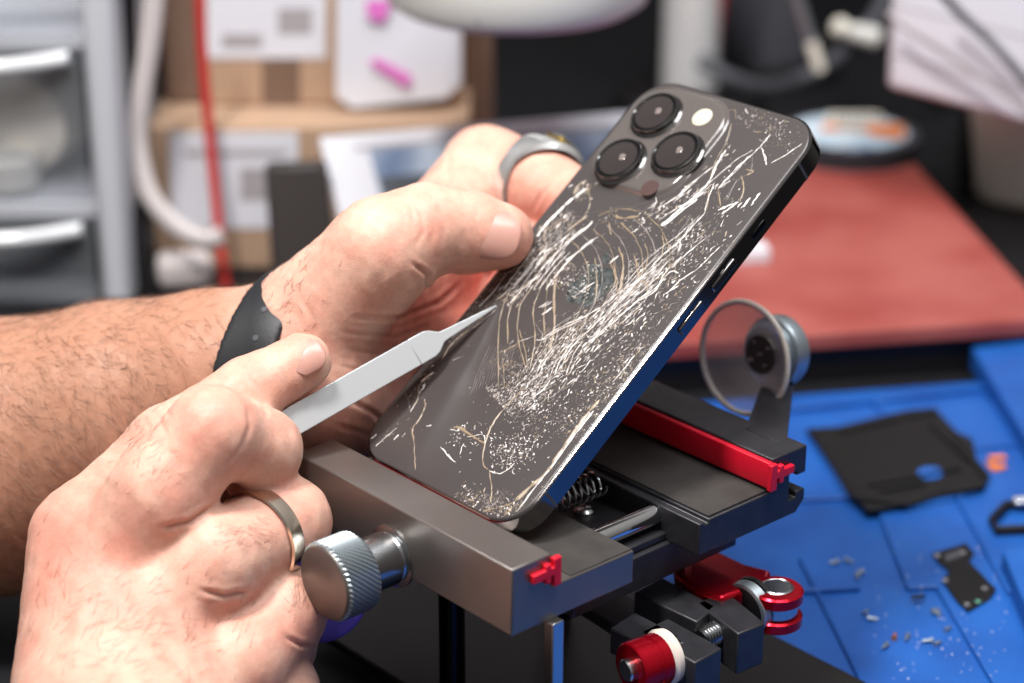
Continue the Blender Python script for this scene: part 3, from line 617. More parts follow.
#@@ END
#@@ SECTION tool
def build_tool():
    T = PL(*plx(497, 306, .5), .7); B = at(262, 439, 607)
    ax = unit(B-T); view = unit(CAM-(T+B)/2); w = unit(np.cross(ax, view)); nn = np.cross(w, ax)
    nn = unit(nn+w*.25*(1 if (w[2] < 0) else -1)*0); Lg = np.linalg.norm(B-T)
    # arclength positions from the photograph
    def s(px, py):
        r = ray(px, py); o = T; n = np.cross(np.cross(ax, view), ax); p = onplane(px, py, T, view); return (p-T) @ ax
    sn0, sn1 = s(432, 342), s(405, 357); sn1 = max(sn1, sn0+5)
    prof = [(0, .25), (4, .6), (sn0*.55, 1.05), (sn0*.85, 1.4), (sn0-1, 1.6), (sn0+1.6, 3.4), (sn0+3.4, 4.0), (max(sn1, sn0+5), 4.05), (Lg*.9, 4.1), (Lg, 4.1)]
    pts = [(a, h) for a, h in prof]+[(a, -h) for a, h in prof[::-1]]
    t = thing('prying_tool', T+V3(0, 0, -1), 'brushed steel prying tool with a narrow tip, held against the shattered glass', 'tool')
    def part(lo, hi, nm, th0, th1):
        pr = [(a, h) for a, h in prof if lo <= a <= hi]
        m = MB(); top = [T+ax*a+w*h for a, h in pr]+[T+ax*a-w*h for a, h in pr[::-1]]
        thk = [th0+(th1-th0)*min(1, (a-lo)/(hi-lo)) for a, h in pr]; thk = thk+thk[::-1]
        loft(m, [[p-nn*k*.5 for p, k in zip(top, thk)], [p+nn*k*.5 for p, k in zip(top, thk)]])
        return m.build(nm, 'tool', t, bevel=.25)
    part(0, sn1, 'blade', .4, 2.2); part(sn1, Lg, 'handle', 2.2, 2.6)
    return T, B, ax
TT, TB, TAX = build_tool()
#@@ END
#@@ SECTION hands
def sdf_body(groups, vox, box, k_group, shell=None):
    """groups: list of (prims, k); prim: ('c', A, B, ra, rb) or ('e', C, axes, radii). Smooth union in order."""
    lo, hi = np.array(box[0]), np.array(box[1]); n = np.ceil((hi-lo)/vox).astype(int)+1
    BIG = 12.0; D = np.full(n, BIG, np.float32); gx = [lo[i]+np.arange(n[i])*vox for i in range(3)]
    def smin(a, b, k):
        h = np.maximum(k-np.abs(a-b), 0)/k; return np.minimum(a, b)-h*h*h*k/6.0
    for prims, k, kg in groups:
        G = np.full(n, BIG, np.float32)
        blo = None
        for p in prims:
            kk = k
            if p[0] == 'c':
                _, A, B, ra, rb = p[:5]; A = np.asarray(A, float); B = np.asarray(B, float); R = max(ra, rb)+10
                pl, phh = np.minimum(A, B)-R, np.maximum(A, B)+R
            else:
                _, C, AXS, rad = p[:4]; C = np.asarray(C, float); R = max(rad)+8; pl, phh = C-R, C+R
            i0 = np.clip(((pl-lo)/vox).astype(int), 0, n); i1 = np.clip(((phh-lo)/vox).astype(int)+1, 0, n)
            if (i1 <= i0).any(): continue
            sl = tuple(slice(a, b) for a, b in zip(i0, i1))
            X = gx[0][sl[0]][:, None, None]; Y = gx[1][sl[1]][None, :, None]; Z_ = gx[2][sl[2]][None, None, :]
            if p[0] == 'c':
                d = B-A; L2 = d @ d; t = np.clip(((X-A[0])*d[0]+(Y-A[1])*d[1]+(Z_-A[2])*d[2])/L2, 0, 1)
                dist = np.sqrt((X-A[0]-t*d[0])**2+(Y-A[1]-t*d[1])**2+(Z_-A[2]-t*d[2])**2)-(ra+(rb-ra)*t)
            else:
                q = 0; 
                for axv, r in zip(AXS, rad):
                    axv = np.asarray(axv); q = q+(((X-C[0])*axv[0]+(Y-C[1])*axv[1]+(Z_-C[2])*axv[2])/r)**2
                q = np.sqrt(q); dist = (q-1)*min(rad)
            G[sl] = smin(G[sl], dist.astype(np.float32), kk)
        D = smin(D, G, kg)
    D = np.minimum(D, BIG)
    if shell:                       # a band hugging the body: (centre, axis, half width, gap, thickness)
        cc, ax, hw, gap, th = shell
        X = gx[0][:, None, None]; Y = gx[1][None, :, None]; Z_ = gx[2][None, None, :]
        s = np.abs((X-cc[0])*ax[0]+(Y-cc[1])*ax[1]+(Z_-cc[2])*ax[2])-hw
        D = np.maximum(np.maximum(D-(gap+th), s), gap-D).astype(np.float32); D = np.minimum(D, BIG)
    g = vdb.FloatGrid(BIG); g.copyFromArray(D); pts, quads = g.convertToQuads(isovalue=0.0) if False else g.convertToQuads(0.0)
    pts = np.asarray(pts, float)*vox+lo
    return pts, np.asarray(quads)
def vnormals(v, q):
    n = np.zeros_like(v); a = v[q[:, 2]]-v[q[:, 0]]; b = v[q[:, 3]]-v[q[:, 1]]; fn = np.cross(a, b)
    for i in range(4): np.add.at(n, q[:, i], fn)
    return n/(np.linalg.norm(n, axis=1, keepdims=True)+1e-9)
def relax(v, q, it=2, lam=.5):
    e = np.concatenate([q[:, [0, 1]], q[:, [1, 2]], q[:, [2, 3]], q[:, [3, 0]]]); e = np.concatenate([e, e[:, ::-1]])
    cnt = np.bincount(e[:, 0], minlength=len(v))[:, None]
    for _ in range(it):
        s = np.zeros_like(v)
        for i in range(3): s[:, i] = np.bincount(e[:, 0], weights=v[e[:, 1], i], minlength=len(v))
        v = v+(s/np.maximum(cnt, 1)-v)*lam
    return v
def crease(v, nrm, lines):
    """skin folds: polylines drawn over the visible skin, pressed in along the normal"""
    px, py = topix(v); facing = ((CAM-v)*nrm).sum(1) > 0
    depth = -((v-CAM) @ C2W)[:, 2]
    disp = np.zeros(len(v))
    for pts, dep, wid, drange in lines:
        best = np.full(len(v), 1e9); tt = np.zeros(len(v)); tot = len(pts)-1
        for i in range(tot):
            a = np.array(pts[i], float); b = np.array(pts[i+1], float); d = b-a; L2 = d @ d
            t = np.clip(((px-a[0])*d[0]+(py-a[1])*d[1])/L2, 0, 1); dd = np.hypot(px-a[0]-t*d[0], py-a[1]-t*d[1])
            m = dd < best; best = np.where(m, dd, best); tt = np.where(m, (i+t)/tot, tt)
        taper = np.clip(np.minimum(tt, 1-tt)*5, 0.15, 1) if dep > 0 else 1
        g = np.exp(-(best/wid)**2)-.35*np.exp(-((best-wid*2.0)/(wid*1.3))**2)
        ok = facing & (depth > drange[0]) & (depth < drange[1])
        disp += np.where(ok, g*dep*taper, 0)
    return v-nrm*disp[:, None]
def body_mesh(name, v, q, parent, flush, tanf):
    o0 = np.array(parent_world(parent))
    me = bpy.data.meshes.new(name); me.vertices.add(len(v)); me.vertices.foreach_set('co', ((v-o0)*MM).astype(np.float32).ravel())
    me.loops.add(len(q)*4); me.polygons.add(len(q)); me.loops.foreach_set('vertex_index', q.astype(np.int32).ravel()); me.polygons.foreach_set('loop_start', np.arange(0, len(q)*4, 4, dtype=np.int32))
    me.update(calc_edges=True); me.validate()
    for nm, arr in (('flush', flush), ('tan', tanf)):
        a = me.attributes.new(nm, 'FLOAT', 'POINT'); a.data.foreach_set('value', arr.astype(np.float32))
    me.shade_smooth(); me.materials.append(M['skin'])
    o = bpy.data.objects.new(name, me); COL.objects.link(o); o.parent = parent; WORLD[o.name] = o0
    return o
def flushmap(v, spots):
    f = np.zeros(len(v))
    for p, r, a in spots: f += a*np.exp(-(((v-p)**2).sum(1))/(r*r))
    return np.clip(f, 0, 1)
def hairs(name, parent, v, nrm, idx, direc, ln, rad, droop=.2):
    m = MB()
    for i in idx:
        n = nrm[i]; d = direc-n*(direc @ n); d = d/(np.linalg.norm(d)+1e-9); sd = np.cross(n, d)
        a = RNG.randn()*.45; d = d*math.cos(a)+sd*math.sin(a); l = ln*(.5+RNG.rand()); lift = .25+.35*RNG.rand()
        cur = RNG.randn()*.25
        P = []
        for k in range(5):
            t = k/4; P.append(v[i]+d*l*t+n*(l*lift*t*(1-.7*t))+np.cross(n, d)*cur*l*t*t-n*.2)
        m.tube(P, [rad, rad, rad*.8, rad*.6, rad*.25], 3)
    m.recalc = False
    return m.build(name, 'hair', parent, smooth=0, kind='stuff')
def nail(name, parent, C, ax, nm, rl, rw, R, lift=.15, label=None):
    """curved plate; C centre on the skin, ax towards the fingertip, nm outward"""
    ax = unit(ax); nm = unit(np.asarray(nm)-ax*(np.asarray(nm) @ ax)); w = np.cross(nm, ax); vs = []; fs = []; na, nb = 17, 17
    for i in range(na):
        for j in range(nb):
            u_ = -1+2*i/(na-1); s = -1+2*j/(nb-1)
            # superellipse mapping
            fu = u_*(1-.32*s**4) if u_ > 0 else u_*(1-.42*s*s); fs_ = s*(1-.3*u_**4)
            th = fs_*rw/R; p = C+ax*(fu*rl)+w*(R*math.sin(th))-nm*(R*(1-math.cos(th)))-nm*(fu*fu*.25*rl*.25 if fu > 0 else fu*fu*.1*rl)+nm*(lift-.35*max(abs(fu), abs(fs_))**6)
            vs.append(p)
    for i in range(na-1):
        for j in range(nb-1):
            k = i*nb+j; fs.append((k, k+1, k+nb+1, k+nb))
    m = MB(); m.add(vs, fs); o = m.build(name, 'nail', parent, smooth=60, label=label)
    sm = o.modifiers.new('thick', 'SOLIDIFY'); sm.thickness = .5*MM; sm.offset = 0
    return o
def C(px, py, d, r): return at(px, py, d), r
def chain(pts):
    out = []
    for (a, ra), (b, rb) in zip(pts[:-1], pts[1:]): out.append(('c', a, b, ra, rb))
    return out

PERSON = thing('person', at(120, 560, 640), 'bare-armed person with hairy forearms prying at the phone with both hands', 'person')
def build_left():
    grp = [
        (chain([C(-200, 430, 690, 40), C(0, 456, 680, 41), C(120, 417, 670, 34), C(215, 388, 660, 28.2), C(296, 372, 650, 24.5)])
         + [('c', at(296, 355, 652), at(430, 250, 682), 22, 16), ('c', at(304, 375, 652), at(440, 330, 690), 24, 18), ('c', at(314, 396, 652), at(410, 420, 684), 19.5, 17),
            ('c', at(425, 255, 684), at(485, 172, 704), 16, 14.0)], 12, .1),
        ([('c', at(318, 318, 642), at(385, 251, 630), 18.5, 15)], 6, 9),
        (chain([C(382, 252, 630, 15.0), C(428, 228, 633, 12.6), C(468, 232, 638, 11.6), C(500, 236, 639, 9.7)]), 5, 8),
        (chain([C(485, 168, 712, 14.0), C(543, 190, 687, 12.2), C(584, 209, 674, 11.0), C(650, 262, 668, 9)]), 4, 5),
        (chain([C(480, 235, 700, 12.5), C(560, 262, 676, 10.8), C(640, 320, 652, 9)]), 4, 3),
        (chain([C(465, 300, 704, 12.5), C(550, 310, 672, 10.5), C(600, 326, 658, 9)]), 4, 3),
        (chain([C(440, 365, 704, 11.5), C(498, 368, 668, 9.5), C(520, 366, 664, 8.5)]), 4, 3),
    ]
    global LGRP
    LGRP = grp
    v, q = sdf_body(grp, .75, ((-275, 520, 3), (105, 720, 260)), 6)
    v = relax(v, q, 3); n = vnormals(v, q)
    if ((v-v.mean(0))*n).sum() < 0: q = q[:, ::-1]; n = -n
    R_ = (560, 720)
    ln = [
        ([(352, 318), (400, 318), (440, 302), (462, 282)], .9, 2.2, R_), ([(340, 332), (395, 338), (440, 322)], .4, 2, R_), ([(345, 350), (390, 356), (430, 345)], .3, 2, R_),
        ([(335, 365), (380, 376), (420, 366)], .25, 2, R_), ([(410, 262), (428, 275), (425, 292)], .8, 2.2, R_), ([(418, 205), (425, 228), (416, 246)], .28, 2.5, R_), ([(411, 205), (414, 225)], .2, 2, R_),
        ([(480, 203), (474, 225), (482, 255)], .12, 3, R_), ([(450, 150), (447, 172), (452, 190)], .4, 2.5, R_), ([(492, 160), (488, 185)], .25, 2.5, R_), ([(548, 185), (538, 200), (533, 212)], .5, 2.2, R_),
        ([(300, 296), (312, 318), (316, 345)], .3, 3, R_), ([(468, 272), (500, 276), (520, 270)], .2, 2, R_), ([(345, 398), (372, 412), (395, 430)], .5, 2.4, R_), ([(335, 425), (360, 432), (385, 445)], .4, 2.4, R_),
        ([(436, 200), (446, 222), (440, 248)], .15, 2.5, R_), ([(372, 210), (382, 228)], .2, 3, R_),
    ]
    v = crease(v, n, ln)
    v = v+n*(.12*np.sin(v[:, :1]*.9+np.sin(v[:, 2:]*.7))*np.sin(v[:, 1:2]*.8))
    n = vnormals(v, q)
    sp = [(at(505, 250, 640), 9, .45), (at(440, 310, 650), 20, .30), (at(490, 290, 670), 24, .6), (at(540, 200, 672), 8, .3), (at(425, 228, 622), 8, .2), (at(520, 300, 670), 25, .5), (at(380, 410, 650), 18, .25)]
    px, py = topix(v); tanf = np.clip((262-px)/50, 0, 1)
    arm = body_mesh('left_arm', v, q, PERSON, flushmap(v, sp), tanf*.85)
    arm['label'] = 'left forearm and hand with the thumb on the phone edge'
    # thumb nail: find the skin point under its centre
    def skin_at(X, Y, rad=5):
        d = np.hypot(px-X, py-Y); f = ((CAM-v)*n).sum(1) > 0; c = np.where((d < rad) & f)[0]; dep = -((v[c]-CAM) @ C2W)[:, 2]; i = c[dep.argmin()]; cc = c[np.abs(dep-dep.min()) < 3]; nn = unit(n[cc].mean(0)); return v[i], nn
    p, nn = skin_at(494, 229)
    axd = at(502, 237, 641)-at(465, 230, 640); 
    nail('thumb_nail', arm, p-nn*.35, axd, nn, 9.6, 8.2, 10.2, .1)
    # forearm hair
    f = ((CAM-v)*n).sum(1) > -.3*np.linalg.norm(CAM-v, axis=1)
    w = np.clip((240-px)/120, 0, 1)*f*(px > -60)
    w = w*np.clip(1.25-(py-300)/330, .3, 1); idx_ = RNG.choice(len(v), 1900, p=w/w.sum(), replace=False)
    hairs('arm_hair', arm, v, n, idx_, unit(at(250, 420, 650)-at(100, 300, 650)), 5.6, .05)
    w = np.exp(-((px-285)/30)**2-((py-290)/35)**2)*f; idx_ = RNG.choice(len(v), 120, p=w/w.sum(), replace=False)
    hairs('wrist_hair', arm, v, n, idx_, unit(at(330, 250, 650)-at(280, 300, 650)), 3.5, .06)
    return arm
LEFT = build_left()
def build_right():
    iT = C(302, 362, 614, 8.2)
    def P(x, y, d): return at(x, y, d)
    grp = [
        (chain([C(70, 920, 480, 27), C(100, 800, 545, 25)])+[
            ('c', P(98, 790, 566), P(82, 536, 596), 22, 13), ('c', P(105, 780, 560), P(112, 572, 590), 22.5, 14.5), ('c', P(130, 780, 556), P(146, 626, 586), 22, 14.0), ('c', P(155, 790, 552), P(204, 700, 584), 20, 13),
            ('c', P(150, 720, 582), P(110, 610, 604), 20, 18), ('c', P(125, 700, 578), P(150, 660, 586), 19, 18)], 20, .1),
        (chain([C(82, 536, 596, 12.8), C(168, 445, 602, 10.5), C(248, 392, 610, 9.3), iT]), 5, 6),
        (chain([C(112, 570, 588, 14.2), C(160, 494, 582, 13.2), C(212, 431, 583, 11.5), C(262, 449, 597, 10.3), C(256, 478, 618, 8.8)]), 6, 7),
        (chain([C(146, 624, 582, 14.4), C(215, 562, 584, 13.0), C(285, 522, 602, 12.0), C(284, 540, 622, 10)]), 6, 5),
        (chain([C(204, 700, 586, 13), C(240, 660, 584, 12.6), C(284, 612, 596, 11.0), C(282, 650, 612, 9.5)]), 6, 5),
        (chain([C(240, 740, 580, 12.5), C(280, 690, 596, 11)]), 5, 5),
        (chain([C(110, 640, 630, 16), C(190, 500, 632, 12), C(262, 420, 632, 9)]), 5, 5),
    ]
    v, q = sdf_body(grp, .7, ((-180, 395, -5), (-40, 640, 185)), 6)
    v = relax(v, q, 3); n = vnormals(v, q)
    if ((v-v.mean(0))*n).sum() < 0: q = q[:, ::-1]; n = -n
    R_ = (520, 670)
    ln = [
        ([(246, 405), (250, 425), (243, 445), (225, 470)], .3, 2.5, R_), ([(262, 398), (268, 420)], .2, 2.5, R_), ([(215, 505), (190, 522), (160, 528)], .9, 2.6, R_), ([(252, 591), (225, 596), (200, 590)], .9, 2.6, R_),
        ([(298, 566), (292, 556), (296, 545)], .4, 2, R_), ([(318, 647), (300, 645), (285, 636)], .8, 2.2, R_),
        ([(150, 408), (160, 420), (168, 440)], .2, 2.5, R_), ([(160, 402), (172, 418)], .2, 2.3, R_), ([(142, 415), (150, 430)], .18, 2.3, R_),
        ([(238, 362), (250, 380), (262, 392)], .18, 2.2, R_), ([(300, 500), (312, 515), (316, 532)], .15, 2.5, R_), ([(282, 488), (300, 502)], .15, 2.2, R_),
        ([(90, 470), (110, 486)], .15, 4, R_), ([(287, 570), (280, 585)], .2, 2.5, R_), ([(300, 590), (296, 610)], .2, 2.5, R_),
        ([(110, 630), (150, 650), (180, 683)], -.35, 9, R_), ([(84, 590), (76, 640), (74, 690)], -.25, 8, R_),
    ]
    v = crease(v, n, ln)
    v = v+n*(.13*np.sin(v[:, :1]*.8+np.sin(v[:, 2:]*.6))*np.sin(v[:, 1:2]*.7))
    n = vnormals(v, q)
    sp = [(at(60, 520, 585), 13, .5), (at(85, 575, 576), 14, .5), (at(206, 415, 572), 12, .3), (at(290, 510, 590), 10, .25), (at(160, 430, 591), 9, .25), (at(305, 620, 588), 10, .4), (at(250, 400, 602), 10, .2), (at(125, 640, 572), 16, .3), (at(310, 370, 608), 8, .25)]
    px, py = topix(v)
    arm = body_mesh('right_arm', v, q, PERSON, flushmap(v, sp), np.zeros(len(v)))
    arm['label'] = 'right hand gripping the prying tool, ring finger banded'
    d = np.hypot(px-306, py-351); f = ((CAM-v)*n).sum(1) > 0; c = np.where((d < 5) & f)[0]; dep = -((v[c]-CAM) @ C2W)[:, 2]; i = c[dep.argmin()]; nn = unit(n[c].mean(0))
    axd = iT[0]-at(248, 392, 610)
    nail('index_nail', arm, v[i]-nn*.35, axd, unit(nn+Z*.2), 5.6, 5.8, 7.6, .2)
    fw = f*1.0
    w = fw*np.exp(-((px-150)/70)**2-((py-640)/60)**2); idx_ = RNG.choice(len(v), 230, p=w/w.sum(), replace=False); hairs('hand_hair', arm, v, n, idx_, unit(at(200, 600, 560)-at(100, 700, 560)), 5.5, .05)
    for (X, Y, sx, sy, nh, dx) in ((155, 470, 24, 24, 60, (210, 430)), (240, 535, 26, 14, 60, (300, 520)), (130, 440, 25, 18, 45, (200, 400)), (300, 600, 10, 14, 22, (310, 560)), (55, 600, 25, 50, 50, (60, 520))):
        w = fw*np.exp(-((px-X)/sx)**2-((py-Y)/sy)**2); idx_ = RNG.choice(len(v), nh, p=w/w.sum(), replace=False); hairs('finger_hair', arm, v, n, idx_, unit(at(dx[0], dx[1], 560)-at(X, Y, 560)), 4.2, .045)
    return arm
RIGHT = build_right()
def ring_band(name, mt, C_, ax, R, prof, tilt=None, label=None, cat='ring'):
    """closed band; prof(theta) -> (half width, thickness)"""
    ax = unit(ax); x = unit(np.cross(ax, Z)); y = np.cross(x, ax); n = 96; vs = []; fs = []
    for i in range(n):
        t = 2*math.pi*i/n; rd = x*math.cos(t)+y*math.sin(t); hw, th = prof(t)
        for a, r in ((-hw, R), (-hw*.85, R+th*.8), (0, R+th), (hw*.85, R+th*.8), (hw, R), (0, R-.1)): vs.append(C_+ax*a+rd*r)
    for i in range(n):
        for k in range(6):
            j = (k+1) % 6; fs.append((i*6+k, i*6+j, ((i+1) % n)*6+j, ((i+1) % n)*6+k))
    m = MB(); m.add(vs, fs); return m
def build_jewellery():
    a, b = at(215, 562, 584), at(285, 522, 602)
    ctr = a+(b-a)*.66; ax = unit(unit(b-a)+unit(C2W @ V3(.35, .2, -.9))*.35)
    m = ring_band('', '', ctr, ax, 12.9, lambda t: (2.5, .8)); m.build('wedding_ring', 'gold', label='plain pale gold band on the ring finger of the lower hand', cat='ring', smooth=50)
    a, b = at(485, 168, 712), at(582, 208, 664); ax = b-a; ctr = at(536, 184, 689)
    x = unit(np.cross(ax, Z)); y = np.cross(x, unit(ax))
    r = thing('signet_ring', ctr-Z*12, 'wide silver signet ring with a gold bezel on the index finger behind the phone', 'ring')
    x0_ = unit(np.cross(unit(ax), Z)); y0_ = np.cross(x0_, unit(ax)); tv = C2W @ V3(.62, .78, 0); T0 = math.atan2(tv @ y0_, tv @ x0_)
    def pr(t):
        s = max(0, math.cos(t-T0)); return (3.2+6.0*s**1.4, 1.3+1.5*s**2)
    m = ring_band('', '', ctr, ax, 12.8, pr); m.build('shank', 'silver', r, smooth=50)
    yy = x0_*math.cos(T0)+y0_*math.sin(T0); a1 = unit(ax); xx = np.cross(yy, a1); top = ctr+yy*14.7
    m = MB(); m.box(top-a1*4.6-xx*5.2, a1*9.2, xx*10.4, yy*1.3); m.build('bezel', 'brass', r, bevel=.6, label='gold rectangular bezel')
    m = MB(); m.box(top-a1*3.4-xx*4+yy*1.2, a1*6.8, xx*8, yy*.7); m.build('face', 'silver', r, bevel=.4)
build_jewellery()
def build_wristband():
    a = at(215, 388, 668); b = at(296, 372, 650); ax = unit(C2W @ unit(V3(.93, -.20, .34))); ctr = at(284, 364, 650)
    t = thing('wristband', ctr-Z*29, 'matte black rubber watch strap around the wrist of the upper hand', 'watch strap')
    lo = ctr-50; hi = ctr+50
    v, q = sdf_body([(LGRP[0][0][:4], 12, .1), (LGRP[0][0][4:7], 12, 12)], .9, (lo, hi), 6, shell=(ctr, ax, 8.6, .5, 2.1)); v = relax(v, q, 2)
    n = vnormals(v, q)
    m = MB(); m.add(list(v), [tuple(int(i) for i in f) for f in q]); m.build('strap', 'band', t, smooth=50)
    px, py = topix(v)
    for X, Y in ((262, 306), (254, 334)):
        d = np.hypot(px-X, py-Y); f = ((CAM-v)*n).sum(1) > 0; c = np.where((d < 5) & f)[0]
        if len(c) == 0: continue
        dep = -((v[c]-CAM) @ C2W)[:, 2]; i = c[dep.argmin()]; sg = 1 if (CAM-v[i]) @ n[i] > 0 else -1
        m = MB(); m.lathe(v[i]-n[i]*.1, n[i], [(0, 1.0), (.3, .9), (.31, .1)], 16); m.build('stud', 'dkgrey', t)
build_wristband()
#@@ END
#@@ SECTION background
def quadp(m, pts, th, n=None):
    pts = [np.asarray(p, float) for p in pts]; nn = unit(np.cross(pts[1]-pts[0], pts[2]-pts[0])) if n is None else n
    m.prism(pts, nn*th); return m
def build_matparts():
    # black bracket plate from inside a phone
    t = thing('phone_midframe', onz(900, 470, 3.0), 'large matte black internal phone frame with a round hole lying on the blue mat', 'phone part')
    z = 5.6
    out = [(806, 432), (838, 430), (905, 414), (935, 411), (946, 424), (958, 436), (972, 442), (976, 462), (990, 478), (984, 490), (940, 496), (905, 508), (868, 514), (852, 498), (835, 468)]
    m = MB(); bm_pts = [onz(x, y, z) for x, y in out]
    m.prism(bm_pts, Z*1.6)
    hole = [onz(930+13*math.cos(a), 473+6.5*math.sin(a), z+1.7) for a in np.linspace(0, 2*math.pi, 24, endpoint=False)]
    m.build('plate', 'part_black', t, bevel=.3)
    m = MB(); m.prism(hole, Z*.1); m.build('opening', 'mat_blue', t, smooth=0, label='blue showing through the round hole')
    def rib(p, q, w=1.2, h=1.0):
        a, b = onz(*p, z+1.5), onz(*q, z+1.5); d = unit(b-a); n = np.cross(Z, d); m = MB(); m.box(a-n*w/2, b-a, n*w, Z*h); m.build('rib', 'part_black', t, bevel=.2)
    for p, q in (((812, 434), (850, 496)), ((852, 498), (905, 506)), ((905, 506), (982, 488)), ((868, 486), (960, 470)), ((905, 418), (935, 414)), ((930, 425), (968, 462)), ((880, 492), (925, 484)), ((955, 440), (985, 478)), ((840, 434), (900, 420))): rib(p, q)
    # small shield plate with screws
    z = 4.75; t = thing('shield_plate', onz(962, 582, z), 'small black metal shield plate with bright screws near the right edge of the blue mat', 'phone part')
    m = MB(); m.prism([onz(x, y, z) for x, y in ((932, 555), (966, 545), (974, 555), (969, 563), (996, 591), (990, 600), (968, 613), (957, 603), (942, 581), (950, 573), (939, 564))], Z*.8); m.build('plate', 'part_black', t, bevel=.15)
    for x, y in ((937, 556), (963, 553), (945, 581), (985, 589), (967, 605)):
        m = MB(); m.lathe(onz(x, y, z+.8), Z, [(0, 1.15), (.3, 1.1), (.4, .7), (.42, .05)], 16); m.build('screw', 'chrome', t)
    m = MB(); m.lathe(onz(978, 602, z+.8), Z, [(0, .9), (.3, .9), (.3, .1)], 12); m.build('contact', 'green', t)
    m = MB(); m.prism([onz(x, y, z+.8) for x, y in ((944, 556), (961, 550), (962, 556), (947, 562))], Z*.2); m.build('label', 'dkgrey', t)
    # loose bracket at the edge
    z = 5; o = onz(1010, 520, z)
    t = thing('black_clip', o, 'black open-ended clip cut by the right edge of the picture', 'phone part'); m = MB()
    pts = [onz(x, y, z+1.5) for x, y in ((1040, 528), (996, 530), (992, 520), (1006, 505), (1040, 500))]
    m.tube(pts, [1.6]*5, 8); m.build('body', 'black', t)
    m = MB(); m.box(onz(1016, 506, z+2.5), E1*8, E2*4, Z*1.5); m.build('contact', 'silver', t, bevel=.3)
    # orange flex
    t = thing('flex_connector', onz(998, 468, 3.5), 'tiny orange copper flex connector on the blue mat', 'phone part')
    for k, y in enumerate((458, 467)):
        m = MB(); m.box(onz(991, y+3, 4.8+.1), E1*6, E2*3.2, Z*.6); m.build('pad', 'orange', t, bevel=.1)
    m = MB(); m.box(onz(993, 472, 4.6), E1*3, E2*8, Z*.4); m.build('strip', 'copper', t)
    # screws
    S = [(838, 562, 'tiny bright screw on the blue mat, topmost of the loose screws'), (845, 560, 'tiny silver screw touching the topmost loose screw'), (858, 575, 'tiny silver screw just right of the red joint'), (863, 572, 'tiny bright screw leaning on its neighbour right of the red joint'),
         (864, 615, 'tiny screw in the pair straight right of the red joint disc'), (868, 619, 'tiny brownish screw below its pair beside the red joint disc'), (932, 612, 'tiny silver screw left of the shield plate corner'), (940, 615, 'tiny dull screw nearest the shield plate corner'),
         (894, 639, 'brown screw lowest left in the loose screws'), (908, 636, 'pale screw in the middle of the lowest row'), (932, 641, 'tiny dull screw in the lowest row right end'), (934, 645, 'tiny bright screw in the lowest row right end'), (887, 645, 'smallest pale screw at the far lower left of the row'), (945, 631, 'tan screw right of the lowest row')]
    for x, y, lab in S:
        z = 3.0; p = onz(x, y, z+.6); d = unit(V3(RNG.randn(), RNG.randn(), 0)); m = MB()
        m.lathe(p-Z*.0+Z*.3, d, [(0, .95), (.5, .95), (.55, .5), (2.0+RNG.rand(), .45), (2.1+RNG.rand()*.1+1, .3)], 14)
        m.build('screw', 'knob' if 'br' not in lab.split()[0] else 'copper', label=lab, cat='screw', group='loose screws on the blue mat')
    m = MB(); m.box(onz(912, 600, 4.8), E1*4.5, E2*1.6, Z*1); m.build('tiny_spring_contact', 'black', label='tiny black contact piece at the corner of the raised tray', cat='phone part', bevel=.3)
    m = MB()
    for _ in range(90):
        x, y = 870+RNG.rand()*140, 540+RNG.rand()*140
        if x > 925: z = 4.7
        elif y < 592: z = 4.7
        else: z = 3.0
        p = onz(x, y, z+.02); r = .12+RNG.rand()*.18; m.lathe(p, Z, [(0, r), (r*.8, r*.8), (r, .02)], 6)
    m.build('glass_dust', 'crack', label='fine white glass crumbs scattered over the blue mat', cat='glass dust', kind='stuff')
build_matparts()
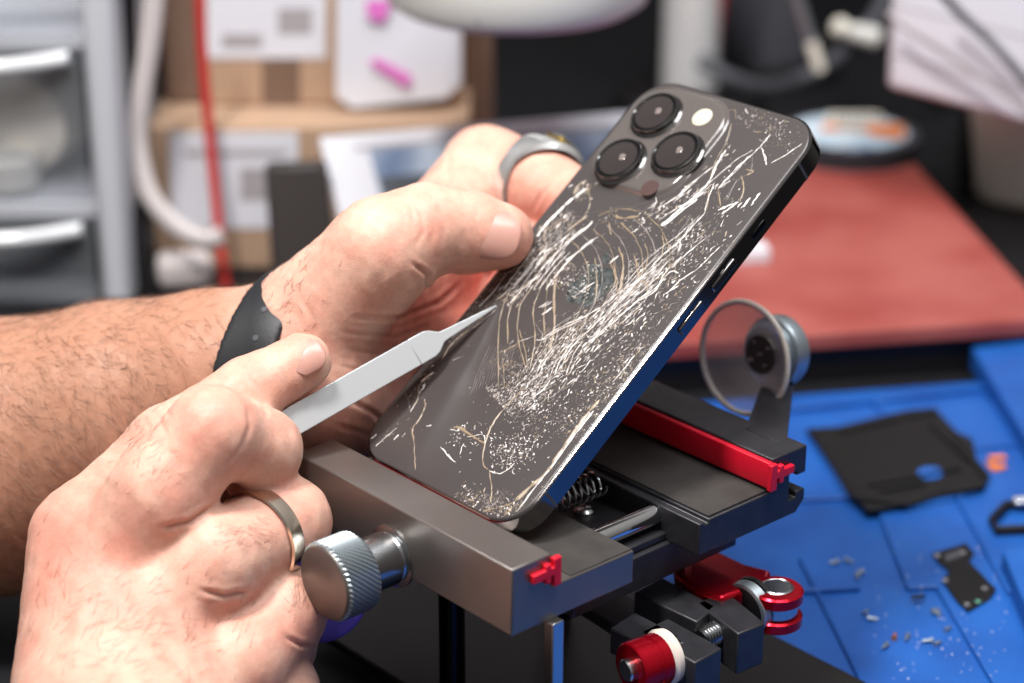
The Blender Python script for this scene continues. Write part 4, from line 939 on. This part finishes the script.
def build_back():
    # spool lying on the red pad
    c = onz(850, 132, 32); c = V3(c[0], c[1], 22)
    t = thing('solder_wick_spool', c, 'round spool with orange and light blue label on the far end of the red mat', 'spool')
    m = MB(); m.lathe(c+Z*.1, Z, [(0, 33), (1.4, 34), (2, 34), (2.4, 31), (2.5, 26), (8, 26), (8.2, 31), (8.6, 34), (9.8, 34), (10.2, 33)], 72); m.build('reel', 'dkgrey', t, label='dark plastic reel')
    m = MB(); m.lathe(c+Z*10.2, Z, [(0, 28.5), (.3, 28.4)], 64); lb = m.build('label', 'lblue', t, label='printed round label')
    def lab(pts, mt, h=.1, nm='print'):
        m = MB(); m.prism([onz(x, y, 32.55) for x, y in pts], Z*h); m.build(nm, mt, lb, smooth=0)
    lab([(822, 124), (838, 123), (838, 130), (822, 131)], 'orange'); lab([(866, 124), (904, 125), (904, 139), (868, 135)], 'orange'); lab([(838, 124), (866, 125), (866, 133), (838, 130)], 'card')
    lab([(828, 113), (880, 113), (884, 121), (826, 122)], 'cream', .08); 
    for k in range(7): lab([(834+k*7, 115), (838+k*7, 115), (838+k*7, 120), (834+k*7, 120)], 'dkgrey', .15)
    for k in range(3): lab([(838+k*3, 144+k*3), (874, 145+k*3), (874, 146+k*3), (838+k*3, 145.2+k*3)], 'screen_blue', .15)
    # small white tag
    a = onz(752, 264, 22.2); m = MB(); m.box(a-E1*14, E1*22, E2*12, Z*6); m.build('white_box', 'paper', bevel=.5, label='small white block on the red mat just behind the phone edge', cat='box')
    # chrome pole
    o = V3(98, 1178, 0); t = thing('chrome_pole', o, 'vertical chrome pole rising behind the top edge of the phone', 'pole')
    m = MB(); m.lathe(o, Z, [(10, 15.5), (560, 15.5)], 48); m.build('pole', 'satin', t)
    m = MB(); m.lathe(o, Z, [(0, 42), (8, 42), (12, 38)], 48); m.build('foot', 'black', t)
    m = MB(); m.tube([o+V3(12, 6, 12), o+V3(19, -8, 120), o+V3(17, -10, 400)], 2.6, 10); m.build('red_tube', 'red_cord', t, label='dull red tube added for the reddish reflection on the pole')  # reddish reflection on the pole built as a coloured tube
    # lamp head
    c = onplane(517, -28, V3(0, 860, 0), V3(0, 1, 0)); r = 53
    t = thing('lamp_head', c-Z*13, 'speckled white round lamp head at the top of the picture, above the phone', 'lamp')
    m = MB(); m.lathe(c-Z*14, Z, [(0, 40), (.5, 46), (4, r-1.5), (8, r), (22, r), (27, r-2), (32, r-12), (34, 12)], 72); hd = m.build('housing', 'white_plastic', t)
    m = MB()
    for k in range(36):
        a = RNG.rand()*math.pi*2; zz = -8+RNG.rand()*16; p = c+V3(math.cos(a)*(r+.02), math.sin(a)*(r+.02), zz); m.lathe(p-unit(p-c-Z*zz)*.3, unit(V3(math.cos(a), math.sin(a), 0)), [(0, .8), (.4, .3+RNG.rand()*.5)], 8)
    m.build('vent_holes', 'ink', hd, kind='stuff', label='small grey speckle holes')
    m = MB(); m.tube(smoothpath([c+Z*18, c+V3(20, 40, 70), c+V3(60, 160, 130), V3(96, 1150, c[2]+125)], 8), 6, 14); m.build('gooseneck', 'chrome', t)
    # dark instrument, cables and probe behind
    c = onplane(775, 30, V3(0, 1250, 0), V3(0, 1, 0)); t = thing('heat_gun_holder', V3(c[0], 1250, 0), 'dark grey rounded instrument body standing behind the spool', 'instrument')
    ax = unit(V3(-.35, .1, 1)); b = V3(c[0], 1250, c[2]-22)
    m = MB(); m.lathe(b-ax*14, ax, [(0, 12), (6, 20), (20, 25), (60, 28), (90, 28)], 40); m.build('body', 'dkgrey', t)
    m = MB(); m.lathe(V3(b[0]+6, 1250, 0), Z, [(0, 34), (8, 34), (11, 20), (12, 8), (b[2]-8, 8)], 32); m.build('stand', 'black', t)
    def pp(x, y, Y): return ony(x, y, Y)
    def cable(pts, r, mt, nm, lab, cat='cable', **kw):
        m = MB(); m.tube(smoothpath(pts, 8), r, 12); return m.build(nm, mt, label=lab, cat=cat, smooth=60, **kw)
    cable([pp(700, 60, 1150), pp(735, 80, 1140), pp(775, 87, 1120), pp(815, 72, 1110), pp(850, 45, 1130), pp(880, 10, 1150), pp(890, -30, 1180)], 4.2, 'dkgrey', 'power_cable', 'thick dark grey cable sagging in a loop behind the phone corner')
    a, b = pp(797, 0, 1080), pp(820, 70, 1080); t = thing('soldering_probe', b, 'slim grey probe with a cream tip hanging behind the top of the phone', 'probe')
    mid = a+(b-a)*.58; m = MB(); m.tube([a+(a-b)*1.5, mid], [4.2, 3.2], 14); m.build('handle', 'knob', t)
    m = MB(); m.tube([mid, b], [3.3, 3.0], 14); m.build('tip', 'cream', t, label='cream coloured tip')
    c = pp(841, 28, 1120); t = thing('cable_plug', pp(862, 35, 1120), 'small white plug with a beige round end in front of the black backdrop', 'plug')
    m = MB(); m.lathe(c-V3(0, 0, 0), V3(1, 0, -.3), [(-5, 2), (-3, 5), (0, 5.4), (3, 4)], 20); m.build('round_end', 'cream', t, label='beige round end')
    m = MB(); m.lathe(pp(848, 31, 1120), V3(1, 0, -.25), [(0, 4), (4, 5), (16, 5.6), (17, 4)], 20); m.build('shell', 'white_plastic', t)
    cable([pp(875, 38, 1125), pp(900, 60, 1140), pp(930, 100, 1160), pp(960, 90, 1200)], 2.2, 'black', 'plug_lead', 'thin black lead running from the small white plug')
    # white box stack on the right with cables
    t = thing('white_carton', pp(950, 120, 980), 'large white carton at the upper right with dark cables lying across it', 'box')
    P0, P1, P2 = pp(886, 88, 960), pp(1040, 128, 930), pp(886, -60, 960)
    m = MB(); ed = P1-P0; ed = V3(ed[0]*1.4, ed[1]*1.4, ed[2]*1.4); dn = V3(-.2, 1, 0); m.box(P0, ed, unit(np.cross(Z, ed))*60, V3(-2, 0, 110)); m.build('body', 'paper', t, bevel=3)
    for k in range(3):
        m = MB(); nrm = unit(np.cross(ed, Z)); m.box(P0+Z*(16+k*22)+nrm*.05+ed*.02, ed*.96, Z*.8, nrm*.4); m.build('seam', 'ink', t)
    fr = unit(np.cross(ed, Z))*3
    cable([pp(940, -12, 930)+fr, pp(962, 12, 930)+fr, pp(990, 38, 925)+fr, pp(1012, 62, 918)+fr, pp(1040, 95, 915)+fr], 2.0, 'dkgrey', 'thin_cable', 'dark cable crossing the front of the white carton, nearer its corner')
    cable([pp(890, 12, 948)+fr, pp(915, 30, 942)+fr, pp(950, 52, 936)+fr, pp(985, 76, 930)+fr, pp(1035, 112, 920)+fr], 1.6, 'ink', 'thin_cable', 'pale grey cable crossing low over the white carton')
    q = pp(1000, 205, 950); c = V3(pp(1022, 200, 950)[0], 950, 22)
    base = onz(1024, 203, 0); c = V3(base[0]+2, base[1]+14, 0)
    m = MB(); m.lathe(c, Z, [(0, 21), (1, 23), (50, 30), (58, 31), (58, 29), (6, 21)], 56); m.build('cream_cup', 'cream', label='cream tapered cup standing right of the red mat under the carton', cat='cup')
    m = MB(); x0 = pp(962, 150, 1030); m.box(V3(x0[0], 1030, 0), V3(120, 20, 0), V3(10, 60, 0), Z*(P0[2]-14)); m.build('black_case', 'black', bevel=4, label='black case supporting the white carton', cat='case')
    # cardboard boxes
    Y0 = 925
    def bx(x0, y0, x1, y1, Y, dep, nm, mt, lab, rot=0, zb=None):
        a, b = pp(x0, y1, Y), pp(x1, y1, Y); tp = pp(x0, y0, Y); zb = a[2] if zb is None else zb
        t = thing(nm, V3((a[0]+b[0])/2, Y+dep/2, zb), lab, 'box')
        m = MB(); ex = V3(b[0]-a[0], rot, 0); m.box(V3(a[0], Y, zb), ex, V3(0, dep, 0), Z*(tp[2]-zb)); m.build('carton', mt, t, bevel=1.5); return t
    low = bx(158, 126, 470, 300, Y0, 110, 'cardboard_box', 'card', 'lower cardboard box with a white shipping label, behind the hand', zb=.1)
    top_z = pp(158, 126, Y0)[2]
    up = bx(205, -60, 462, 108, Y0+30, 75, 'cardboard_box', 'card', 'upper cardboard box with a white printed label, stacked on the lower box', zb=top_z+.2)
    m = MB(); 
    def lbl(t, x0, y0, x1, y1, Y, mt='paper', th=.5, nm='shipping_label', off=0):
        m = MB(); a, b, c_, d = pp(x0, y1, Y), pp(x1, y1, Y), pp(x1, y0, Y), pp(x0, y0, Y); m.prism([a, b, c_, d], V3(0, -th, 0)); return m.build(nm, mt, t, smooth=0)
    Ls = lbl(low, 170, 132, 298, 228, Y0); lbl(Ls, 184, 150, 286, 156, Y0-.6, 'ink', .1, 'print'); lbl(Ls, 240, 168, 284, 200, Y0-.6, 'ink', .1, 'print')
    Ls = lbl(up, 207, -30, 326, 58, Y0+30); lbl(Ls, 222, 34, 262, 48, Y0+29.4, 'ink', .1, 'print'); lbl(Ls, 278, 8, 312, 34, Y0+29.4, 'ink', .1, 'print')
    m = MB(); a = pp(262, 58, Y0+29.8); lbl(up, 262, 58, 300, 108, Y0+29.9, 'card_dk', .05, 'tape')
    t = bx(168, -60, 204, 126, Y0+34, 70, 'cardboard_box', 'card_dk', 'narrow carton added as the shaded box side between the red cord and the white cord', zb=top_z+.2)  # upper box's side in shade, its darkness put into the brown
    t = bx(464, -60, 492, 126, Y0+60, 70, 'cardboard_box', 'card_dk', 'dark brown carton edge right of the sheet with pink marks', zb=.1)
    # sheet with pink marks
    P = [pp(337, -30, Y0+20), pp(336, 96, Y0+20), pp(352, 108, Y0+20), pp(446, 98, Y0+22), pp(461, 84, Y0+24), pp(461, -30, Y0+24)]
    t = thing('paper_sheet', P[2], 'white sheet with pink highlighter marks hanging in front of the boxes', 'paper')
    m = MB(); m.prism(P, V3(0, .6, 0)); m.build('sheet', 'paper', t, smooth=0)
    for pts in (((366, 0), (392, 0), (384, 22), (368, 18)), ((368, 62), (378, 58), (412, 76), (408, 88))):
        m = MB(); m.prism([pp(x, y, Y0+19.2) for x, y in pts], V3(0, -.2, 0)); m.build('pink_mark', 'pink', t, smooth=0)
    # white framed panel with blue print leaning on the boxes
    TL, TR, BL = pp(319, 137, 898), pp(640, 110, 914), pp(350, 262, 868)
    ex, ey = TR-TL, BL-TL; nn = unit(np.cross(ex, ey)); nn = nn if nn[1] > 0 else -nn
    t = thing('white_framed_panel', BL, 'white framed panel printed in blue leaning behind the upper hand', 'panel')
    m = MB(); m.box(TL, ex, ey, nn*6); m.build('frame', 'paper', t, bevel=1)
    def pan(u0, v0, u1, v1, mt, th): m = MB(); m.box(TL+ex*u0+ey*v0, ex*(u1-u0), ey*(v1-v0), -nn*th); m.build('print', mt, t, smooth=0)
    pan(.14, .12, .96, .55, 'screen_blue', .3); pan(.15, .36, .6, .52, 'screen_dark', .5); pan(.66, .14, .92, .5, 'screen_blue', .4); pan(.1, .1, .9, .13, 'ink', .5)
    # dark slab
    A, B, C_, D = pp(264, 166, 880), pp(326, 163, 880), pp(340, 285, 864), pp(272, 285, 864)
    m = MB(); m.prism([A, B, C_, D], V3(0, 7, 0)); m.build('black_tablet', mat('slab', '2f2827', .5), bevel=2, label='dark flat slab standing upright between the box label and the white panel', cat='tablet')
    # cords
    cable([pp(199, -20, 915), pp(203, 60, 915), pp(211, 150, 912), pp(220, 240, 905), pp(226, 288, 900)], 2.3, 'red_cord', 'red_tube', 'straight red cord hanging in front of the cardboard boxes', 'cord')
    def flat(pts, w, th, mt, nm, lab):
        P = smoothpath(pts, 8); m = MB(); rings = []
        for i, p in enumerate(P):
            d = unit(P[min(i+1, len(P)-1)]-P[max(i-1, 0)]); x = unit(np.cross(d, V3(0, 1, 0))); y = V3(0, 1, 0); rings.append([p+x*w*math.cos(a)+y*th*math.sin(a) for a in np.linspace(0, 2*math.pi, 14, endpoint=False)])
        loft(m, rings); m.build(nm, mt, label=lab, cat='cord', smooth=60)
    flat([pp(156, -20, 900), pp(150, 40, 900), pp(141, 100, 900), pp(138, 145, 900), pp(150, 195, 897), pp(178, 228, 893), pp(205, 240, 890), pp(222, 236, 890)], 4.3, 2.5, 'white_cord', 'charging_cable', 'thick white cord curling beside the drawer unit')
    flat([pp(128, -20, 905), pp(130, 90, 905), pp(140, 150, 902), pp(147, 190, 900), pp(138, 230, 897), pp(150, 300, 892)], 3.6, 2.5, 'black', 'black_cable', 'black cord between the drawer unit and the white cord')
    q = onz(188, 292, 0); m = MB(); m.box(q+V3(-13, 0, 0), V3(24, 4, 0), V3(-3, 16, 0), Z*14); m.build('white_adapter', 'white_cord', bevel=4, segs=3, label='small white adapter block lying at the foot of the cardboard box', cat='adapter')
    # drawer unit
    Yd = 880; bl, br = pp(-90, 306, Yd), pp(131, 306, Yd)
    x0, x1 = bl[0], pp(122, 150, Yd)[0]; zt = 330
    t = thing('plastic_drawer_unit', V3((x0+x1)/2, Yd+60, 0), 'translucent grey plastic drawer unit at the left edge', 'drawer unit')
    def fb(m, xa, xb, za, zb, ya, yb): m.box(V3(xa, ya, za), V3(xb-xa, 0, 0), V3(0, yb-ya, 0), Z*(zb-za)); return m
    frm = mat('grey_frame', 'c6c8ce', .35)
    xr = pp(84, 150, Yd)[0]
    m = MB(); fb(m, xr+2, x1, 0, zt, Yd+2, Yd+130); m.build('side_post', frm, t, bevel=3)
    m = MB(); fb(m, x0, xr+2, 0, zt, Yd+124, Yd+128); m.build('back_panel', mat('grey_back', 'a6a9af', .5), t)
    def zz(y): return pp(40, y, Yd)[2]
    levels = [(zz(330), zz(222)), (zz(205), zz(50)), (zz(38), zz(-110))]
    for (za, zb) in levels:
        za = max(za, .5)
        m = MB(); fb(m, x0, xr, za, zb, Yd+3, Yd+6); fb(m, x0, xr, za, za+2, Yd+6, Yd+118); dr = m.build('drawer', 'drawer', t, bevel=1)
        # curved handle lip at the top
        m = MB(); P = [V3(x0+(xr-x0)*k/14-4, Yd+2-9*math.sin(math.pi*k/14), zb-4-2*math.sin(math.pi*k/14)) for k in range(15)]
        rings = [[p+V3(0, 3.2*math.cos(a), 3.4*math.sin(a)) for a in np.linspace(0, 2*math.pi, 12, endpoint=False)] for p in P]
        loft(m, rings); m.build('handle', mat('clear_lip', 'e2e3e6', .12, spec=1), dr, smooth=60)
    for y in (214, 44):
        m = MB(); z = zz(y); fb(m, x0, xr+2, z-4, z+3, Yd+6, Yd+126); m.build('shelf', frm, t, bevel=1)
    # roll in the drawer
    c = pp(28, 116, Yd+40); m = MB(); zb = levels[1][0]+2.2
    R_ = 22; m.lathe(V3(c[0], Yd+50, zb+R_+.2), V3(.25, 1, 0), [(-16, R_-2), (-15, R_), (15, R_), (16, R_-2), (16, 8), (-12, 8)], 40); m.build('tape_roll', 'cream', label='cream tape roll inside the middle clear drawer', cat='tape roll')
    c2 = V3(c[0]-6, Yd+22, zb+.1); m = MB(); m.lathe(c2, Z, [(0, 13), (12, 14), (13, 10), (13, .1)], 24); m.build('white_tub', 'white_plastic', label='small white tub in front of the tape roll in the drawer', cat='tub')
    a = V3(x0+18, Yd+14, levels[0][1]-10); m = MB(); m.box(V3(xr-45, Yd+30, levels[0][0]+2.7), V3(30, 0, 0), V3(0, 40, 0), Z*25); m.build('black_part_box', 'screen_dark', bevel=2, label='dark blue part box seen through the lowest clear drawer', cat='box')
    # blue/violet round cap behind the clamp knob
    c = at(318, 592, 612); m = MB(); ax = unit(C2W @ V3(.2, .1, 1)); m.lathe(c-ax*2, ax, [(0, 13.0), (.6, 14), (4, 14), (4.6, 13), (4.7, 8)], 56); m.build('violet_ring_cap', 'purple', label='violet blue round cap just behind the clamp knob', cat='cap')
build_back()
#@@ END
#@@ SECTION light
def build_light():
    sc = bpy.context.scene
    w = bpy.data.worlds.new('World'); sc.world = w; w.use_nodes = True; nt = w.node_tree; bg = nt.nodes['Background']
    tc = nt.nodes.new('ShaderNodeTexCoord'); sx = nt.nodes.new('ShaderNodeSeparateXYZ'); nt.links.new(tc.outputs['Generated'], sx.inputs[0])
    r = nt.nodes.new('ShaderNodeValToRGB'); r.color_ramp.elements[0].position = .35; r.color_ramp.elements[0].color = (.05, .045, .042, 1); r.color_ramp.elements[1].position = .85; r.color_ramp.elements[1].color = (.46, .44, .44, 1)
    mr = nt.nodes.new('ShaderNodeMapRange'); mr.inputs['From Min'].default_value = -1; nt.links.new(sx.outputs['Z'], mr.inputs['Value']); nt.links.new(mr.outputs['Result'], r.inputs['Fac'])
    nt.links.new(r.outputs['Color'], bg.inputs['Color']); bg.inputs['Strength'].default_value = 1.0
    def area(name, loc, tgt, size, power, col=(1, 1, 1), sy=None):
        l = bpy.data.lights.new(name, 'AREA'); l.energy = power; l.size = size*MM; l.color = col
        if sy: l.shape = 'RECTANGLE'; l.size_y = sy*MM
        o = bpy.data.objects.new(name, l); COL.objects.link(o); o.location = Vector(loc)*MM
        d = Vector(tgt)-Vector(loc); o.rotation_euler = d.to_track_quat('-Z', 'Y').to_euler(); return o
    area('bench_lamp', (-260, 390, 940), (0, 600, 100), 130, 12.6, (1, .97, .94))
    area('added_fill', (250, 450, 1250), (50, 950, 0), 600, 17, (.95, .98, 1))  # unseen fill added to brighten the white carton and the boxes
    cam = bpy.data.cameras.new('camera'); o = bpy.data.objects.new('camera', cam); COL.objects.link(o)
    o.location = Vector(CAM)*MM; o.rotation_euler = (math.pi/2-PITCH, 0, 0)
    cam.sensor_width = 36; cam.lens = F/1024*36; cam.clip_start = .01; cam.clip_end = 20
    cam.dof.use_dof = True; cam.dof.focus_distance = .602; cam.dof.aperture_fstop = 6.8
    sc.camera = o
    sc.view_settings.view_transform = 'Standard'; sc.view_settings.look = 'None'; sc.view_settings.gamma = 1; sc.view_settings.use_curve_mapping = False; sc.view_settings.exposure = -.27
build_light()
#@@ END
